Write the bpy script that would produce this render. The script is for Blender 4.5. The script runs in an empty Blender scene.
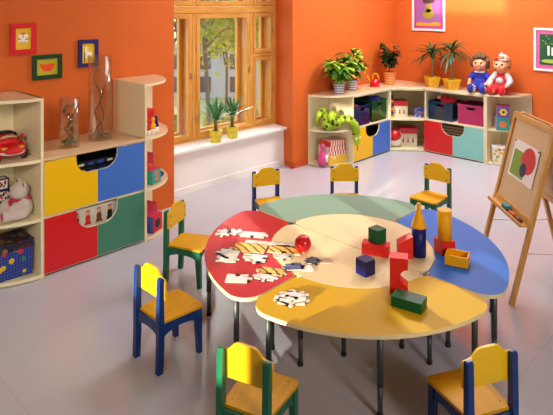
import bpy, bmesh, math, random
from mathutils import Vector, Matrix, noise
PI = math.pi
C = bpy.context.scene.collection
R = math.radians
rnd = random.Random(7)

# ------------------------------------------------------------------ helpers
def lin(h):
    h = h.lstrip('#'); v = [int(h[i:i+2], 16)/255 for i in (0, 2, 4)]
    return tuple((c/12.92 if c <= .04045 else ((c+.055)/1.055)**2.4) for c in v) + (1.0,)

MATS = {}
def mat(name, col, rough=.5, metal=0, spec=.5, var=0, vscale=20, bump=0, bscale=80, coat=0):
    if name in MATS: return MATS[name]
    m = bpy.data.materials.new(name); m.use_nodes = True
    nt = m.node_tree; b = nt.nodes['Principled BSDF']
    c = lin(col) if isinstance(col, str) else col
    b.inputs['Base Color'].default_value = c
    b.inputs['Roughness'].default_value = rough
    b.inputs['Metallic'].default_value = metal
    b.inputs['Specular IOR Level'].default_value = spec
    b.inputs['Coat Weight'].default_value = coat
    b.inputs['Coat Roughness'].default_value = .12
    tc = nt.nodes.new('ShaderNodeTexCoord')
    if var:
        n = nt.nodes.new('ShaderNodeTexNoise'); n.inputs['Scale'].default_value = vscale; n.inputs['Detail'].default_value = 4
        nt.links.new(tc.outputs['Object'], n.inputs['Vector'])
        r = nt.nodes.new('ShaderNodeValToRGB')
        r.color_ramp.elements[0].position = .3; r.color_ramp.elements[1].position = .7
        r.color_ramp.elements[0].color = tuple(x*(1-var) for x in c[:3]) + (1,)
        r.color_ramp.elements[1].color = tuple(min(1, x*(1+var)) for x in c[:3]) + (1,)
        nt.links.new(n.outputs['Fac'], r.inputs['Fac']); nt.links.new(r.outputs['Color'], b.inputs['Base Color'])
    if bump:
        n = nt.nodes.new('ShaderNodeTexNoise'); n.inputs['Scale'].default_value = bscale
        nt.links.new(tc.outputs['Object'], n.inputs['Vector'])
        bp = nt.nodes.new('ShaderNodeBump'); bp.inputs['Strength'].default_value = bump; bp.inputs['Distance'].default_value = .01
        nt.links.new(n.outputs['Fac'], bp.inputs['Height']); nt.links.new(bp.outputs['Normal'], b.inputs['Normal'])
    MATS[name] = m
    return m

def wood(name, c1, c2, rough=.4, axis='Z', spec=.3):
    m = mat(name, c1, rough, spec=spec)
    nt = m.node_tree; b = nt.nodes['Principled BSDF']
    tc = nt.nodes.new('ShaderNodeTexCoord'); mp = nt.nodes.new('ShaderNodeMapping')
    mp.inputs['Scale'].default_value = {'Z': (22, 22, 1.5), 'X': (1.5, 22, 22), 'Y': (22, 1.5, 22)}[axis]
    n = nt.nodes.new('ShaderNodeTexNoise'); n.inputs['Scale'].default_value = 2.2; n.inputs['Detail'].default_value = 6
    n.inputs['Distortion'].default_value = .6
    r = nt.nodes.new('ShaderNodeValToRGB')
    r.color_ramp.elements[0].position = .35; r.color_ramp.elements[1].position = .68
    r.color_ramp.elements[0].color = lin(c2); r.color_ramp.elements[1].color = lin(c1)
    nt.links.new(tc.outputs['Object'], mp.inputs['Vector']); nt.links.new(mp.outputs['Vector'], n.inputs['Vector'])
    nt.links.new(n.outputs['Fac'], r.inputs['Fac']); nt.links.new(r.outputs['Color'], b.inputs['Base Color'])
    return m

def clearmat(name, tint, gloss=.08, edge=.5, rough=.02, col=None, solid=0):
    """thin clear sheet: see-through with a fresnel-like sheen; solid mixes in a coloured translucent body"""
    m = bpy.data.materials.new(name); m.use_nodes = True; nt = m.node_tree; nt.nodes.clear()
    out = nt.nodes.new('ShaderNodeOutputMaterial')
    tr = nt.nodes.new('ShaderNodeBsdfTransparent'); tr.inputs['Color'].default_value = lin(tint)
    gl = nt.nodes.new('ShaderNodeBsdfGlossy'); gl.inputs['Roughness'].default_value = rough
    lw = nt.nodes.new('ShaderNodeLayerWeight'); lw.inputs['Blend'].default_value = .35
    mr = nt.nodes.new('ShaderNodeMapRange'); mr.inputs['To Min'].default_value = gloss; mr.inputs['To Max'].default_value = edge
    nt.links.new(lw.outputs['Facing'], mr.inputs['Value'])
    mx = nt.nodes.new('ShaderNodeMixShader')
    nt.links.new(mr.outputs['Result'], mx.inputs['Fac'])
    last = tr.outputs[0]
    if solid:
        df = nt.nodes.new('ShaderNodeBsdfDiffuse'); df.inputs['Color'].default_value = lin(col or tint)
        m2 = nt.nodes.new('ShaderNodeMixShader'); m2.inputs['Fac'].default_value = solid
        nt.links.new(last, m2.inputs[1]); nt.links.new(df.outputs[0], m2.inputs[2]); last = m2.outputs[0]
    nt.links.new(last, mx.inputs[1]); nt.links.new(gl.outputs[0], mx.inputs[2])
    nt.links.new(mx.outputs[0], out.inputs['Surface'])
    MATS[name] = m
    return m

class B:
    """collects shapes; build() links them as ONE mesh object"""
    def __init__(s): s.bm = bmesh.new(); s.mi = 0
    def _fin(s, before, M=None, smooth=False, mi=None):
        vs = [v for v in s.bm.verts if v not in before[0]]
        if M is not None: bmesh.ops.transform(s.bm, matrix=M, verts=vs)
        for f in s.bm.faces:
            if f not in before[1]:
                f.smooth = smooth; f.material_index = s.mi if mi is None else mi
    def _st(s): return (set(s.bm.verts), set(s.bm.faces))
    def box(s, x0, x1, y0, y1, z0, z1, bev=0, M=None, mi=None, seg=2):
        b = s._st()
        r = bmesh.ops.create_cube(s.bm, size=1)
        bmesh.ops.transform(s.bm, matrix=Matrix.Translation(((x0+x1)/2, (y0+y1)/2, (z0+z1)/2)) @ Matrix.Diagonal((abs(x1-x0), abs(y1-y0), abs(z1-z0), 1)), verts=r['verts'])
        if bev:
            es = list({e for v in r['verts'] for e in v.link_edges})
            bmesh.ops.bevel(s.bm, geom=es, offset=bev, segments=seg, affect='EDGES', profile=.6)
        s._fin(b, M, False, mi); return s
    def cyl(s, p0, p1, r0, r1=None, n=16, mi=None, smooth=True, caps=True):
        r1 = r0 if r1 is None else r1
        b = s._st(); p0 = Vector(p0); p1 = Vector(p1); d = p1-p0
        bmesh.ops.create_cone(s.bm, cap_ends=caps, segments=n, radius1=r0, radius2=max(r1, 1e-5), depth=d.length)
        s._fin(b, Matrix.Translation((p0+p1)/2) @ d.to_track_quat('Z', 'Y').to_matrix().to_4x4(), smooth, mi)
        for f in s.bm.faces:
            if f not in b[1] and len(f.verts) > 4: f.smooth = False
        return s
    def ball(s, c, r, n=16, mi=None, M=None):
        b = s._st(); bmesh.ops.create_uvsphere(s.bm, u_segments=n, v_segments=max(6, n//2+2), radius=1)
        r = (r, r, r) if not hasattr(r, '__len__') else r
        T = Matrix.Translation(c) @ (M or Matrix.Identity(4)) @ Matrix.Diagonal((*r, 1))
        s._fin(b, T, True, mi); return s
    def lathe(s, prof, c=(0, 0, 0), n=24, mi=None, M=None, smooth=True):
        b = s._st(); rings = []
        for (r, z) in prof:
            rings.append([s.bm.verts.new((r*math.cos(2*PI*k/n), r*math.sin(2*PI*k/n), z)) for k in range(n)] if r > 1e-6 else [s.bm.verts.new((0, 0, z))])
        for a, d in zip(rings, rings[1:]):
            for k in range(n):
                q = [a[k % len(a)], a[(k+1) % len(a)], d[(k+1) % len(d)], d[k % len(d)]]
                u = []
                for v in q:
                    if v not in u: u.append(v)
                if len(u) > 2: s.bm.faces.new(u)
        s._fin(b, Matrix.Translation(c) @ (M or Matrix.Identity(4)), smooth, mi); return s
    def prism(s, pts, z0, z1, mi=None, side=None, M=None, smooth_side=False):
        """outline in xy pulled from z0 to z1; side = material of the edge band"""
        b = s._st()
        lo = [s.bm.verts.new((x, y, z0)) for x, y in pts]; hi = [s.bm.verts.new((x, y, z1)) for x, y in pts]
        n = len(pts); tops = [s.bm.faces.new(hi), s.bm.faces.new(lo[::-1])]; sides = []
        for k in range(n): sides.append(s.bm.faces.new((lo[k], lo[(k+1) % n], hi[(k+1) % n], hi[k])))
        s._fin(b, M, False, mi)
        if side is not None:
            for f in sides: f.material_index = side
        if smooth_side:
            for f in sides: f.smooth = True
        return s
    def tube(s, pts, rad, n=8, mi=None, cap=True):
        b = s._st(); pts = [Vector(p) for p in pts]; rings = []
        up = Vector((.13, .29, .95))
        for i, p in enumerate(pts):
            t = (pts[min(i+1, len(pts)-1)] - pts[max(i-1, 0)]).normalized()
            a = t.cross(up).normalized() if abs(t.dot(up)) < .98 else t.cross(Vector((1, 0, 0))).normalized()
            w = a.cross(t); r = rad[i] if hasattr(rad, '__len__') else rad
            rings.append([s.bm.verts.new(p + a*r*math.cos(2*PI*k/n) + w*r*math.sin(2*PI*k/n)) for k in range(n)])
        for a, d in zip(rings, rings[1:]):
            for k in range(n): s.bm.faces.new((a[k], a[(k+1) % n], d[(k+1) % n], d[k]))
        if cap: s.bm.faces.new(rings[0][::-1]); s.bm.faces.new(rings[-1])
        s._fin(b, None, True, mi); return s
    def leaf(s, p, d, L, w, droop=.4, seg=4, mi=None, fold=.25, up=Vector((0, 0, 1))):
        """blade of real curvature with a folded midrib"""
        b = s._st(); p = Vector(p); d = Vector(d).normalized(); rows = []
        for k in range(seg+1):
            t = k/seg
            side = d.cross(up)
            side = side.normalized() if side.length > 1e-3 else Vector((1, 0, 0))
            nrm = side.cross(d).normalized()
            ww = w*math.sin(PI*min(1, .12+.88*t))**.8 if t < 1 else 0
            rows.append((s.bm.verts.new(p - side*ww/2 + nrm*fold*ww/2), s.bm.verts.new(p), s.bm.verts.new(p + side*ww/2 + nrm*fold*ww/2)))
            d = (d - Vector((0, 0, 1))*droop/seg).normalized(); p = p + d*L/seg
        for a, c in zip(rows, rows[1:]):
            s.bm.faces.new((a[0], a[1], c[1], c[0])); s.bm.faces.new((a[1], a[2], c[2], c[1]))
        s._fin(b, None, True, mi); return s
    def build(s, name, mats, parent=None, M=None):
        me = bpy.data.meshes.new(name)
        bmesh.ops.remove_doubles(s.bm, verts=s.bm.verts, dist=1e-6)
        bmesh.ops.recalc_face_normals(s.bm, faces=s.bm.faces)
        s.bm.to_mesh(me); s.bm.free()
        for m in (mats if isinstance(mats, (list, tuple)) else [mats]): me.materials.append(m)
        o = bpy.data.objects.new(name, me); C.objects.link(o)
        if M is not None: o.matrix_world = M
        if parent: o.parent = parent
        return o

def blob(name, b, material, parent=None, voxel=.006, smooth=4):
    """fuse overlapping shapes into one continuous surface"""
    o = b.build(name, material, parent)
    m = o.modifiers.new('r', 'REMESH'); m.mode = 'VOXEL'; m.voxel_size = voxel; m.use_smooth_shade = True
    m = o.modifiers.new('s', 'SMOOTH'); m.iterations = smooth; m.factor = .5
    dg = bpy.context.evaluated_depsgraph_get(); dg.update()
    me = bpy.data.meshes.new_from_object(o.evaluated_get(dg))
    o.modifiers.clear(); o.data = me
    if not me.materials: me.materials.append(material if not isinstance(material, (list, tuple)) else material[0])
    return o

def tag(o, label=None, cat=None, group=None, kind=None):
    if label: o['label'] = label
    if cat: o['category'] = cat
    if group: o['group'] = group
    if kind: o['kind'] = kind
    return o
def thing(name, label, cat, loc=(0, 0, 0), rz=0, group=None, kind=None):
    o = bpy.data.objects.new(name, None); C.objects.link(o); o.empty_display_size = .1
    o.location = loc; o.rotation_euler = (0, 0, rz)
    return tag(o, label, cat, group, kind)
def children(o): return [c for c in bpy.data.objects if c.parent == o]
def dup(o, parent=None):
    c = o.copy(); C.objects.link(c); c.parent = parent
    for ch in children(o): dup(ch, c)
    return c
def struct(o): o['kind'] = 'structure'; return o
def keep_inside(o):
    """leaves bend where they meet a wall"""
    t = o.parent; M = Matrix.LocRotScale(t.location, t.rotation_euler, t.scale); Mi = M.inverted()
    for v in o.data.vertices:
        w = M @ v.co
        if w.y > 4.81 or w.x > 7.69: v.co = Mi @ Vector((min(w.x, 7.69-.02*rnd.random()), min(w.y, 4.81-.02*rnd.random()), w.z))
def arc(cx, cy, r, a0, a1, n=16): return [(cx+r*math.cos(R(a0+(a1-a0)*k/n)), cy+r*math.sin(R(a0+(a1-a0)*k/n))) for k in range(n+1)]
def spline(pts, n=6):
    P = [Vector(p) for p in pts]; out = []
    for i in range(len(P)-1):
        a, b, c, d = P[max(i-1, 0)], P[i], P[i+1], P[min(i+2, len(P)-1)]
        for k in range(n):
            t = k/n
            out.append(.5*((2*b)+(c-a)*t+(2*a-5*b+4*c-d)*t*t+(3*b-a-3*c+d)*t**3))
    return out+[P[-1]]
FR = Matrix(((1, 0, 0, 0), (0, 0, -1, 0), (0, 1, 0, 0), (0, 0, 0, 1)))   # stands an xy outline up: x stays, y -> z, thickness along -y
def label(o, s): o['label'] = s; return o

# ------------------------------------------------------------------ materials
ORANGE = mat('orange wall paint', '#d2662a', .6, spec=.2, bump=.05, bscale=140, var=.04, vscale=3)
ORANGE_B = mat('orange skirting paint', '#d2561f', .45)
WHITE_W = mat('white wall paint', '#f0ebe4', .55, bump=.03)
CREAM = mat('cream laminate', '#ecdfb6', .38, var=.03, vscale=14)
CREAM_D = wood('pale maple top', '#dfc39a', '#d4b48a', .28, axis='X')
CREAM_S = mat('cream maple edge', '#efe3bd', .4)
YEL = mat('yellow laminate', '#f2c002', .32, var=.03, vscale=200)
BLU = mat('blue laminate', '#3f74cf', .32, var=.03, vscale=200)
RED = mat('red laminate', '#d3151c', .3, var=.03, vscale=200)
GRN = mat('green laminate', '#3f7f66', .32, var=.03, vscale=200)
AQUA = mat('aqua laminate', '#86c7bd', .35)
T_YEL = mat('yellow table laminate', '#d0a202', .5, spec=.18, var=.06, vscale=260)
T_BLU = mat('blue table laminate', '#2c6ac4', .5, spec=.18, var=.06, vscale=260)
T_RED = mat('red table laminate', '#bd1b28', .38, spec=.3, var=.05, vscale=260)
T_GRN = mat('green table laminate', '#7a9680', .5, spec=.18, var=.05, vscale=260)
T_CRM = mat('cream table laminate', '#dcc596', .5, spec=.18, var=.05, vscale=260)
T_EDGE = mat('maple table edge', '#e6d3a0', .45)
C_YEL = wood('yellow stained beech', '#dfa600', '#d69a00', .5, axis='X')
C_YELB = mat('yellow painted backrest', '#e9b908', .35)
C_BLU = wood('blue stained wood', '#183c80', '#13326c', .3)
C_GRN = wood('green stained wood', '#217450', '#1a6344', .3)
METAL = mat('grey metal tube', '#4c5150', .45, metal=.5)
BLACK = mat('black plastic', '#161616', .45)
PINE = wood('varnished pine', '#e0a855', '#c6873a', .35)
PINE_X = wood('varnished pine rail', '#e0a855', '#c6873a', .35, axis='X')
EASELW = wood('easel beech', '#d9a558', '#c98f42', .35)
MDF = mat('easel hardboard', '#d7b283', .6, var=.05, vscale=120)
GLASS = clearmat('window glass', '#fbfdfb', .04, .35)
VGLASS = clearmat('vase glass', '#fcfcf8', .015, .45)
WATER = clearmat('water', '#fdfcf6', .005, .1)
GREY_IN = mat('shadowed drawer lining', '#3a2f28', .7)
SKIN = mat('doll vinyl skin', '#e9a57c', .45)
SOIL = mat('potting soil', '#3a2818', .9, bump=.6)
WHITE = mat('white card', '#f1efe8', .5)
P_RED = mat('red plastic', '#d3131b', .28, coat=.3)
P_GRN = mat('dark green foam', '#0d5a34', .42, spec=.25, bump=.08)
P_BLU = mat('navy foam', '#171b63', .4, spec=.25, bump=.08)
P_YEL = mat('yellow foam', '#efac12', .4, spec=.25, bump=.06)
F_RED = mat('red foam block', '#dc2b22', .4, spec=.25, bump=.06)
PINK = mat('pink', '#d6508a', .5)
EXPO = -0.02; SKY = 5; SUN = 5.5; SUN_EL = 25; SUN_AZ = .44
CEIL = [(6.4, 3.2, 115), (4.0, 3.6, 36)]  # added overhead fill: back right floor and the wall under the window
SPOTS = [('low side light', 'SPOT', (-9, 2, 2.2), 18000, (1, .88, .7), dict(spot_size=R(25), spot_blend=.1, shadow_soft_size=.05, target=(7.7, 3.4, 1.6))),
 ('unseen fill', 'AREA', (-.6, .8, 2.7), 13, (1, .92, .8), dict(shape='SQUARE', size=.7, spread=R(70), target=(1.9, 4.7, .65))),  # added fill out of view, lifts the left cabinet fronts
 ('unseen fill', 'AREA', (1.2, -1.9, 2.3), 21, (1, .93, .84), dict(shape='SQUARE', size=.8, spread=R(80), target=(3.8, 3.0, .75)))]  # another unseen fill, added to brighten the near faces of the blocks
# ------------------------------------------------------------------ camera (level view camera, lens shifted down)
TH = R(46.2)
cam = bpy.data.cameras.new('camera'); co = bpy.data.objects.new('camera', cam); C.objects.link(co)
co.location = (0, 0, 2.1); co.rotation_euler = (PI/2, 0, -TH)
cam.sensor_width = 36; cam.lens = 36*561/553; cam.shift_y = -202.5/553; cam.clip_end = 300
bpy.context.scene.camera = co
vs = bpy.context.scene.view_settings
vs.view_transform = 'Standard'; vs.look = 'None'; vs.gamma = 1; vs.exposure = EXPO; vs.use_curve_mapping = False

# ------------------------------------------------------------------ room shell
NEARW = mat('taupe wall paint', '#a89a8c', .6)
def floor_mat():
    m = mat('pale vinyl floor', '#c0b5b3', .16, spec=.55)
    nt = m.node_tree; b = nt.nodes['Principled BSDF']
    tc = nt.nodes.new('ShaderNodeTexCoord')
    br = nt.nodes.new('ShaderNodeTexBrick'); br.offset = 0
    br.inputs['Scale'].default_value = 1; br.inputs['Brick Width'].default_value = 1.2; br.inputs['Row Height'].default_value = 1.2
    br.inputs['Mortar Size'].default_value = .004; br.inputs['Mortar Smooth'].default_value = .4
    br.inputs['Color1'].default_value = lin('#c6c4cb'); br.inputs['Color2'].default_value = lin('#c4c2c9'); br.inputs['Mortar'].default_value = lin('#b9b8c0')
    n = nt.nodes.new('ShaderNodeTexNoise'); n.inputs['Scale'].default_value = 1.4; n.inputs['Detail'].default_value = 5
    mx = nt.nodes.new('ShaderNodeMixRGB'); mx.blend_type = 'MULTIPLY'; mx.inputs[0].default_value = .12
    nt.links.new(tc.outputs['Object'], br.inputs['Vector']); nt.links.new(tc.outputs['Object'], n.inputs['Vector'])
    nt.links.new(br.outputs['Color'], mx.inputs[1]); nt.links.new(n.outputs['Color'], mx.inputs[2])
    nt.links.new(mx.outputs[0], b.inputs['Base Color'])
    return m
X0, Y0, XW, YW, HC = -2.4, -2.4, 7.71, 4.83, 3.2
struct(B().box(X0-.2, XW+.2, Y0-.2, 5.6, -.12, 0).build('floor', floor_mat()))
struct(B().box(X0-.2, XW+.2, Y0-.2, 5.6, HC, HC+.15).build('ceiling', WHITE_W))
struct(B().prism([(X0-.2, YW), (3.49, YW), (3.35, 5.22), (3.35, 5.5), (X0-.2, 5.5)], 0, HC).build('wall_left', ORANGE))
struct(B().prism([(5.335, YW), (XW+.2, YW), (XW+.2, 5.5), (5.45, 5.5), (5.45, 5.24)], 0, HC).build('wall_back', ORANGE))
struct(B().box(3.35, 5.45, 5.04, 5.5, 0, .482).build('wall_below_window', WHITE_W))
struct(B().box(3.30, 5.5, YW+.02, 5.5, 2.98, HC).build('wall_above_window', ORANGE))
struct(B().box(XW, XW+.2, Y0-.2, YW+.3, 0, HC).build('wall_right', ORANGE))
# side wall openings added to shape the side light (behind the viewer's left shoulder)
nl = B(); q0, q1 = X0-.2, X0
nl.box(q0, q1, Y0-.2, YW, 0, 1.08).box(q0, q1, Y0-.2, 1.9, 1.08, HC).box(q0, q1, 3.2, YW, 1.08, HC)
nl.box(q0, q1, 1.9, 2.95, 1.27, 2.115).box(q0, q1, 2.75, 3.2, 1.08, 1.27).box(q0, q1, 2.95, 3.2, 1.27, 1.49).box(q0, q1, 2.95, 3.2, 1.575, 2.115)
nl.box(q0, q1, 1.9, 2.40, 2.115, HC).box(q0, q1, 2.865, 3.2, 2.115, HC).box(q0, q1, 2.40, 2.865, 2.8, HC)
struct(nl.build('wall_near_left', NEARW))
struct(B().box(X0, XW, Y0-.2, Y0, 0, HC).build('wall_near_right', NEARW))
struct(B().prism([(3.475, 4.956), (5.365, 4.956), (5.43, 5.28), (3.36, 5.28)], .482, .508, mi=0).build('trim_1', WHITE_W))   # window board
struct(B().box(3.42, 5.42, 5.028, 5.042, 0, .075, bev=.003).build('baseboard_window', WHITE_W))
o = B().prism([(5.322, YW-.012), (5.635, YW-.012), (5.635, YW+.001), (5.338, YW+.001)], 0, .075).build('baseboard_back', ORANGE_B); struct(o)
o = B().prism([(5.32, YW-.012), (5.40, 5.04), (5.415, 5.04), (5.337, YW-.012)], 0, .075).build('baseboard_jamb', ORANGE_B); struct(o)

# ------------------------------------------------------------------ window
win = thing('window_1', None, None, (0, 0, 0)); struct(win)
ZB, ZT, ZS = .508, 2.96, 2.0
f = B()
f.box(3.36, 3.42, 5.22, 5.50, ZB, ZT); f.box(5.40, 5.45, 5.24, 5.50, ZB, ZT)
f.box(3.42, 5.40, 5.24, 5.50, ZB, ZB+.03, mi=1); f.box(3.42, 5.40, 5.24, 5.50, ZT-.05, ZT, mi=1)
f.build('window_frame', [PINE, PINE_X], win)
f = B(); f.box(4.045, 4.095, 5.235, 5.50, ZB+.03, ZT-.05, bev=.006); f.build('mullion', PINE, win)
f = B(); f.box(4.972, 5.022, 5.235, 5.50, ZB+.03, ZT-.05, bev=.006); f.build('mullion', PINE, win)
f = B(); f.box(3.42, 5.40, 5.225, 5.50, ZS, ZS+.09, bev=.01); f.build('transom', PINE_X, win)
f = B(); f.box(5.022, 5.40, 5.235, 5.50, 1.43, 1.465, bev=.004); f.build('transom', PINE_X, win)
def sash(x0, x1, z0, z1, w=.06):
    for (y0, y1, ww, nm) in ((5.232, 5.285, w, 'sash'), (5.42, 5.47, w*.9, 'outer_sash')):
        s = B(); g = .004
        s.box(x0+g, x0+ww, y0, y1, z0+g, z1-g, bev=.006); s.box(x1-ww, x1-g, y0, y1, z0+g, z1-g, bev=.006)
        s.box(x0+ww, x1-ww, y0, y1, z0+g, z0+ww, bev=.004, mi=1); s.box(x0+ww, x1-ww, y0, y1, z1-ww, z1-g, bev=.004, mi=1)
        so = s.build(nm, [PINE, PINE_X], win)
        B().box(x0+ww-.008, x1-ww+.008, (y0+y1)/2-.002, (y0+y1)/2+.002, z0+ww-.008, z1-ww+.008).build('pane', GLASS, so)
        if nm == 'sash':
            h = B()
            for zz in (z0+.18*(z1-z0), z0+.72*(z1-z0)):
                h.cyl((x0+.004, y0-.006, zz-.02), (x0+.004, y0-.006, zz+.02), .007, n=8)
            h.box(x1-.036, x1-.02, y0-.016, y0, z0+.48*(z1-z0), z0+.48*(z1-z0)+.07, bev=.003)
            h.build('hinge_and_catch', mat('brushed steel', '#b9b4a6', .3, metal=.9), so)
for (a, b_) in ((3.42, 4.045), (4.095, 4.972), (5.022, 5.40)):
    sash(a, b_, ZS+.09, ZT-.05)
    if a < 5: sash(a, b_, ZB+.03, ZS)
    else: sash(a, b_, ZB+.03, 1.43, .055); sash(a, b_, 1.465, ZS, .055)

# ------------------------------------------------------------------ outside the window (the room is one floor up)
cs, sn = math.cos(TH), math.sin(TH)
def out(u, D, z): t = (u-276.5)/561; return Vector((D*(t*cs+sn), D*(-t*sn+cs), z))
GZ = -4.2
LAWN = mat('lawn and gravel', '#84855c', .9, var=.3, vscale=.35)
o = B().box(-30, 90, 6.2, 120, GZ-.2, GZ).build('ground_outside', LAWN); struct(o)
o = B()
d0 = out(160, 17, 0); d1 = out(330, 17, 0)
dv = (d1-d0).normalized(); nv = Vector((-dv.y, dv.x, 0))
o.prism([tuple((d0-dv*25)[:2]), tuple((d1+dv*25)[:2]), tuple((d1+dv*25+nv*5)[:2]), tuple((d0-dv*25+nv*5)[:2])], GZ, GZ+.02)
o = o.build('road_outside', mat('pale asphalt', '#c9c6bd', .8, var=.08, vscale=1)); struct(o)
def leafmat(name, c, var):
    m = mat(name, c, .6, var=var, vscale=1.2); nt = m.node_tree; b = nt.nodes['Principled BSDF']; out_ = [n for n in nt.nodes if n.type == 'OUTPUT_MATERIAL'][0]
    tl = nt.nodes.new('ShaderNodeBsdfTranslucent'); mx = nt.nodes.new('ShaderNodeMixShader'); mx.inputs[0].default_value = .5
    src = b.inputs['Base Color'].links[0].from_socket; nt.links.new(src, tl.inputs['Color'])
    nt.links.new(b.outputs[0], mx.inputs[1]); nt.links.new(tl.outputs[0], mx.inputs[2]); nt.links.new(mx.outputs[0], out_.inputs['Surface'])
    return m
LEAF_A = leafmat('yellow green leaves', '#aead3c', .45)
LEAF_B = leafmat('olive leaves', '#75853a', .45)
BARK = mat('grey brown bark', '#4a4034', .9, bump=.5, bscale=12)
def tree(u, D, h, cr, leafm, lab, seed, n=1500, ls=.22, lo=.56):
    q = random.Random(seed); base = out(u, D, GZ)
    t = thing('tree', lab, 'tree', base, group='trees outside the window')
    tr = B(); top = Vector((0, 0, h))
    P = spline([(0, 0, 0), (.1, .05, h*.35), (-.08, .1, h*.7), (0, 0, h*.95)], 5)
    tr.tube(P, [h*.009*(1-.75*k/len(P)) for k in range(len(P))], 8)
    lf = B(); cl = []
    for k in range(17):
        a = q.uniform(0, 2*PI); z0 = h*q.uniform(lo, .88)
        e = Vector((math.cos(a)*cr*q.uniform(.5, 1), math.sin(a)*cr*q.uniform(.5, 1), z0+q.uniform(.0, .25)*h))
        P = spline([(0, 0, z0), Vector((e.x*.5, e.y*.5, (z0+e.z)/2+.25)), e], 3)
        tr.tube(P, [h*.005*(1-.8*i/len(P)) for i in range(len(P))], 5); cl += [e, e*.7+Vector((0, 0, z0*.3))]
    tr.build('trunk', BARK, t)
    for k in range(n):
        c0 = cl[k % len(cl)]; p = c0+Vector((q.gauss(0, .34), q.gauss(0, .34), q.gauss(0, .3)))*cr*.55
        lf.leaf(p, (q.gauss(0, 1), q.gauss(0, 1), q.gauss(0, .6)), ls*q.uniform(.8, 1.5), ls*.75, .5, 2)
    lf.build('foliage', leafm, t)
tree(207, 15, 9.2, 2.6, LEAF_B, 'nearer olive tree with a forked trunk outside the middle pane', 3, 4200, .17)
tree(243, 20, 9.0, 2.7, LEAF_A, 'yellow green tree with a thin dark trunk beyond the middle pane', 5, 4600, .19)
tree(180, 19, 9.0, 2.6, LEAF_A, 'yellow green tree seen through the left casement', 8, 3000, .19)
tree(268, 22, 8.6, 2.7, LEAF_A, 'leafy tree seen through the small right hand panes', 11, 3200, .19)
tree(226, 30, 9.6, 3.6, LEAF_A, 'pale distant tree rising behind the white building', 13, 1500, .34, .3)
tree(290, 30, 9.6, 3.6, LEAF_B, 'distant olive tree at the far right of the window view', 15, 1100, .34, .25)
tree(170, 29, 9.6, 3.6, LEAF_B, 'distant olive tree at the far left of the window view', 17, 1100, .34, .25)
def hedge(u, D, w, h, seed, lab):
    q = random.Random(seed); t = thing('hedge', lab, 'hedge', out(u, D, GZ), -TH, group='hedges outside the window')
    lf = B(); lf.ball((0, 0, h*.45), (w*.48, .5, h*.5), 12)
    for k in range(900):
        a = q.uniform(0, 2*PI); zz = q.uniform(0, 1)
        p = Vector((q.uniform(-w/2, w/2), q.gauss(0, .35), h*zz*(1-.1*q.random())))
        lf.leaf(p, (q.gauss(0, 1), q.gauss(0, 1), abs(q.gauss(0, 1))), .2, .13, .4, 2)
    lf.build('foliage', LEAF_B if seed % 2 else LEAF_A, t)
hedge(176, 25, 1.6, 1.5, 1, 'low hedge outside the left casement')
hedge(222, 26, 1.8, 1.3, 2, 'rounded yellow green hedge in front of the white building')
hedge(266, 25, 1.7, 1.6, 3, 'dark hedge seen through the lower right pane')
bl = thing('building', 'white building with dark windows across the road, seen between the trees', 'building', out(224, 38, GZ), -TH)
bw = B().box(-4.0, 4.0, 0, 6, 0, 3.4).build('wall', mat('pale grey render', '#9b9da3', .8), bl)
B().prism([(-4.3, 3.4), (4.3, 3.4), (0, 4.6)], -6.2, .2, M=FR).build('roof', mat('grey roof', '#8f8a86', .8), bl)
for k in range(4):
    for zz in (.4, 1.95):
        w_ = B().box(-3.8+k*2.1, -3.0+k*2.1, -.05, .02, zz, zz+1.05, bev=.01).build('window', mat('dark glazing', '#3a424c', .2), bl)

# ------------------------------------------------------------------ light
def lamp(name, kind, loc, energy, col, **kw):
    l = bpy.data.lights.new(name, kind); l.energy = energy; l.color = col
    o = bpy.data.objects.new(name, l); C.objects.link(o); o.location = loc
    tgt = kw.pop('target', None); d = kw.pop('dir', None)
    for k, v in kw.items(): setattr(l, k, v)
    if tgt is not None: d = Vector(tgt)-Vector(loc)
    if d is not None: o.rotation_euler = Vector(d).to_track_quat('-Z', 'Y').to_euler()
    return o
w = bpy.data.worlds.new('sky'); bpy.context.scene.world = w; w.use_nodes = True
nt = w.node_tree; bg = nt.nodes['Background']
bg.inputs['Color'].default_value = (.78, .89, 1, 1); bg.inputs['Strength'].default_value = SKY
se = math.tan(R(SUN_EL))
lamp('sun', 'SUN', (4, 12, 8), SUN, (1, .96, .88), angle=R(.6), dir=(-SUN_AZ, -1, -se))
pt = lamp('window portal', 'AREA', (4.41, 5.52, 1.73), 1, (1, 1, 1), shape='RECTANGLE', size=2.0, size_y=2.5, dir=(0, -1, 0)); pt.data.cycles.is_portal = True
bpy.context.scene.cycles.transparent_max_bounces = 32
for (x, y, e) in CEIL:
    lamp('added ceiling fill', 'AREA', (x, y, HC-.03), e, (.98, .97, 1), shape='SQUARE', size=1.3, dir=(0, 0, -1))
for sp in SPOTS: lamp(*sp[:5], **sp[5])
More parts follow.
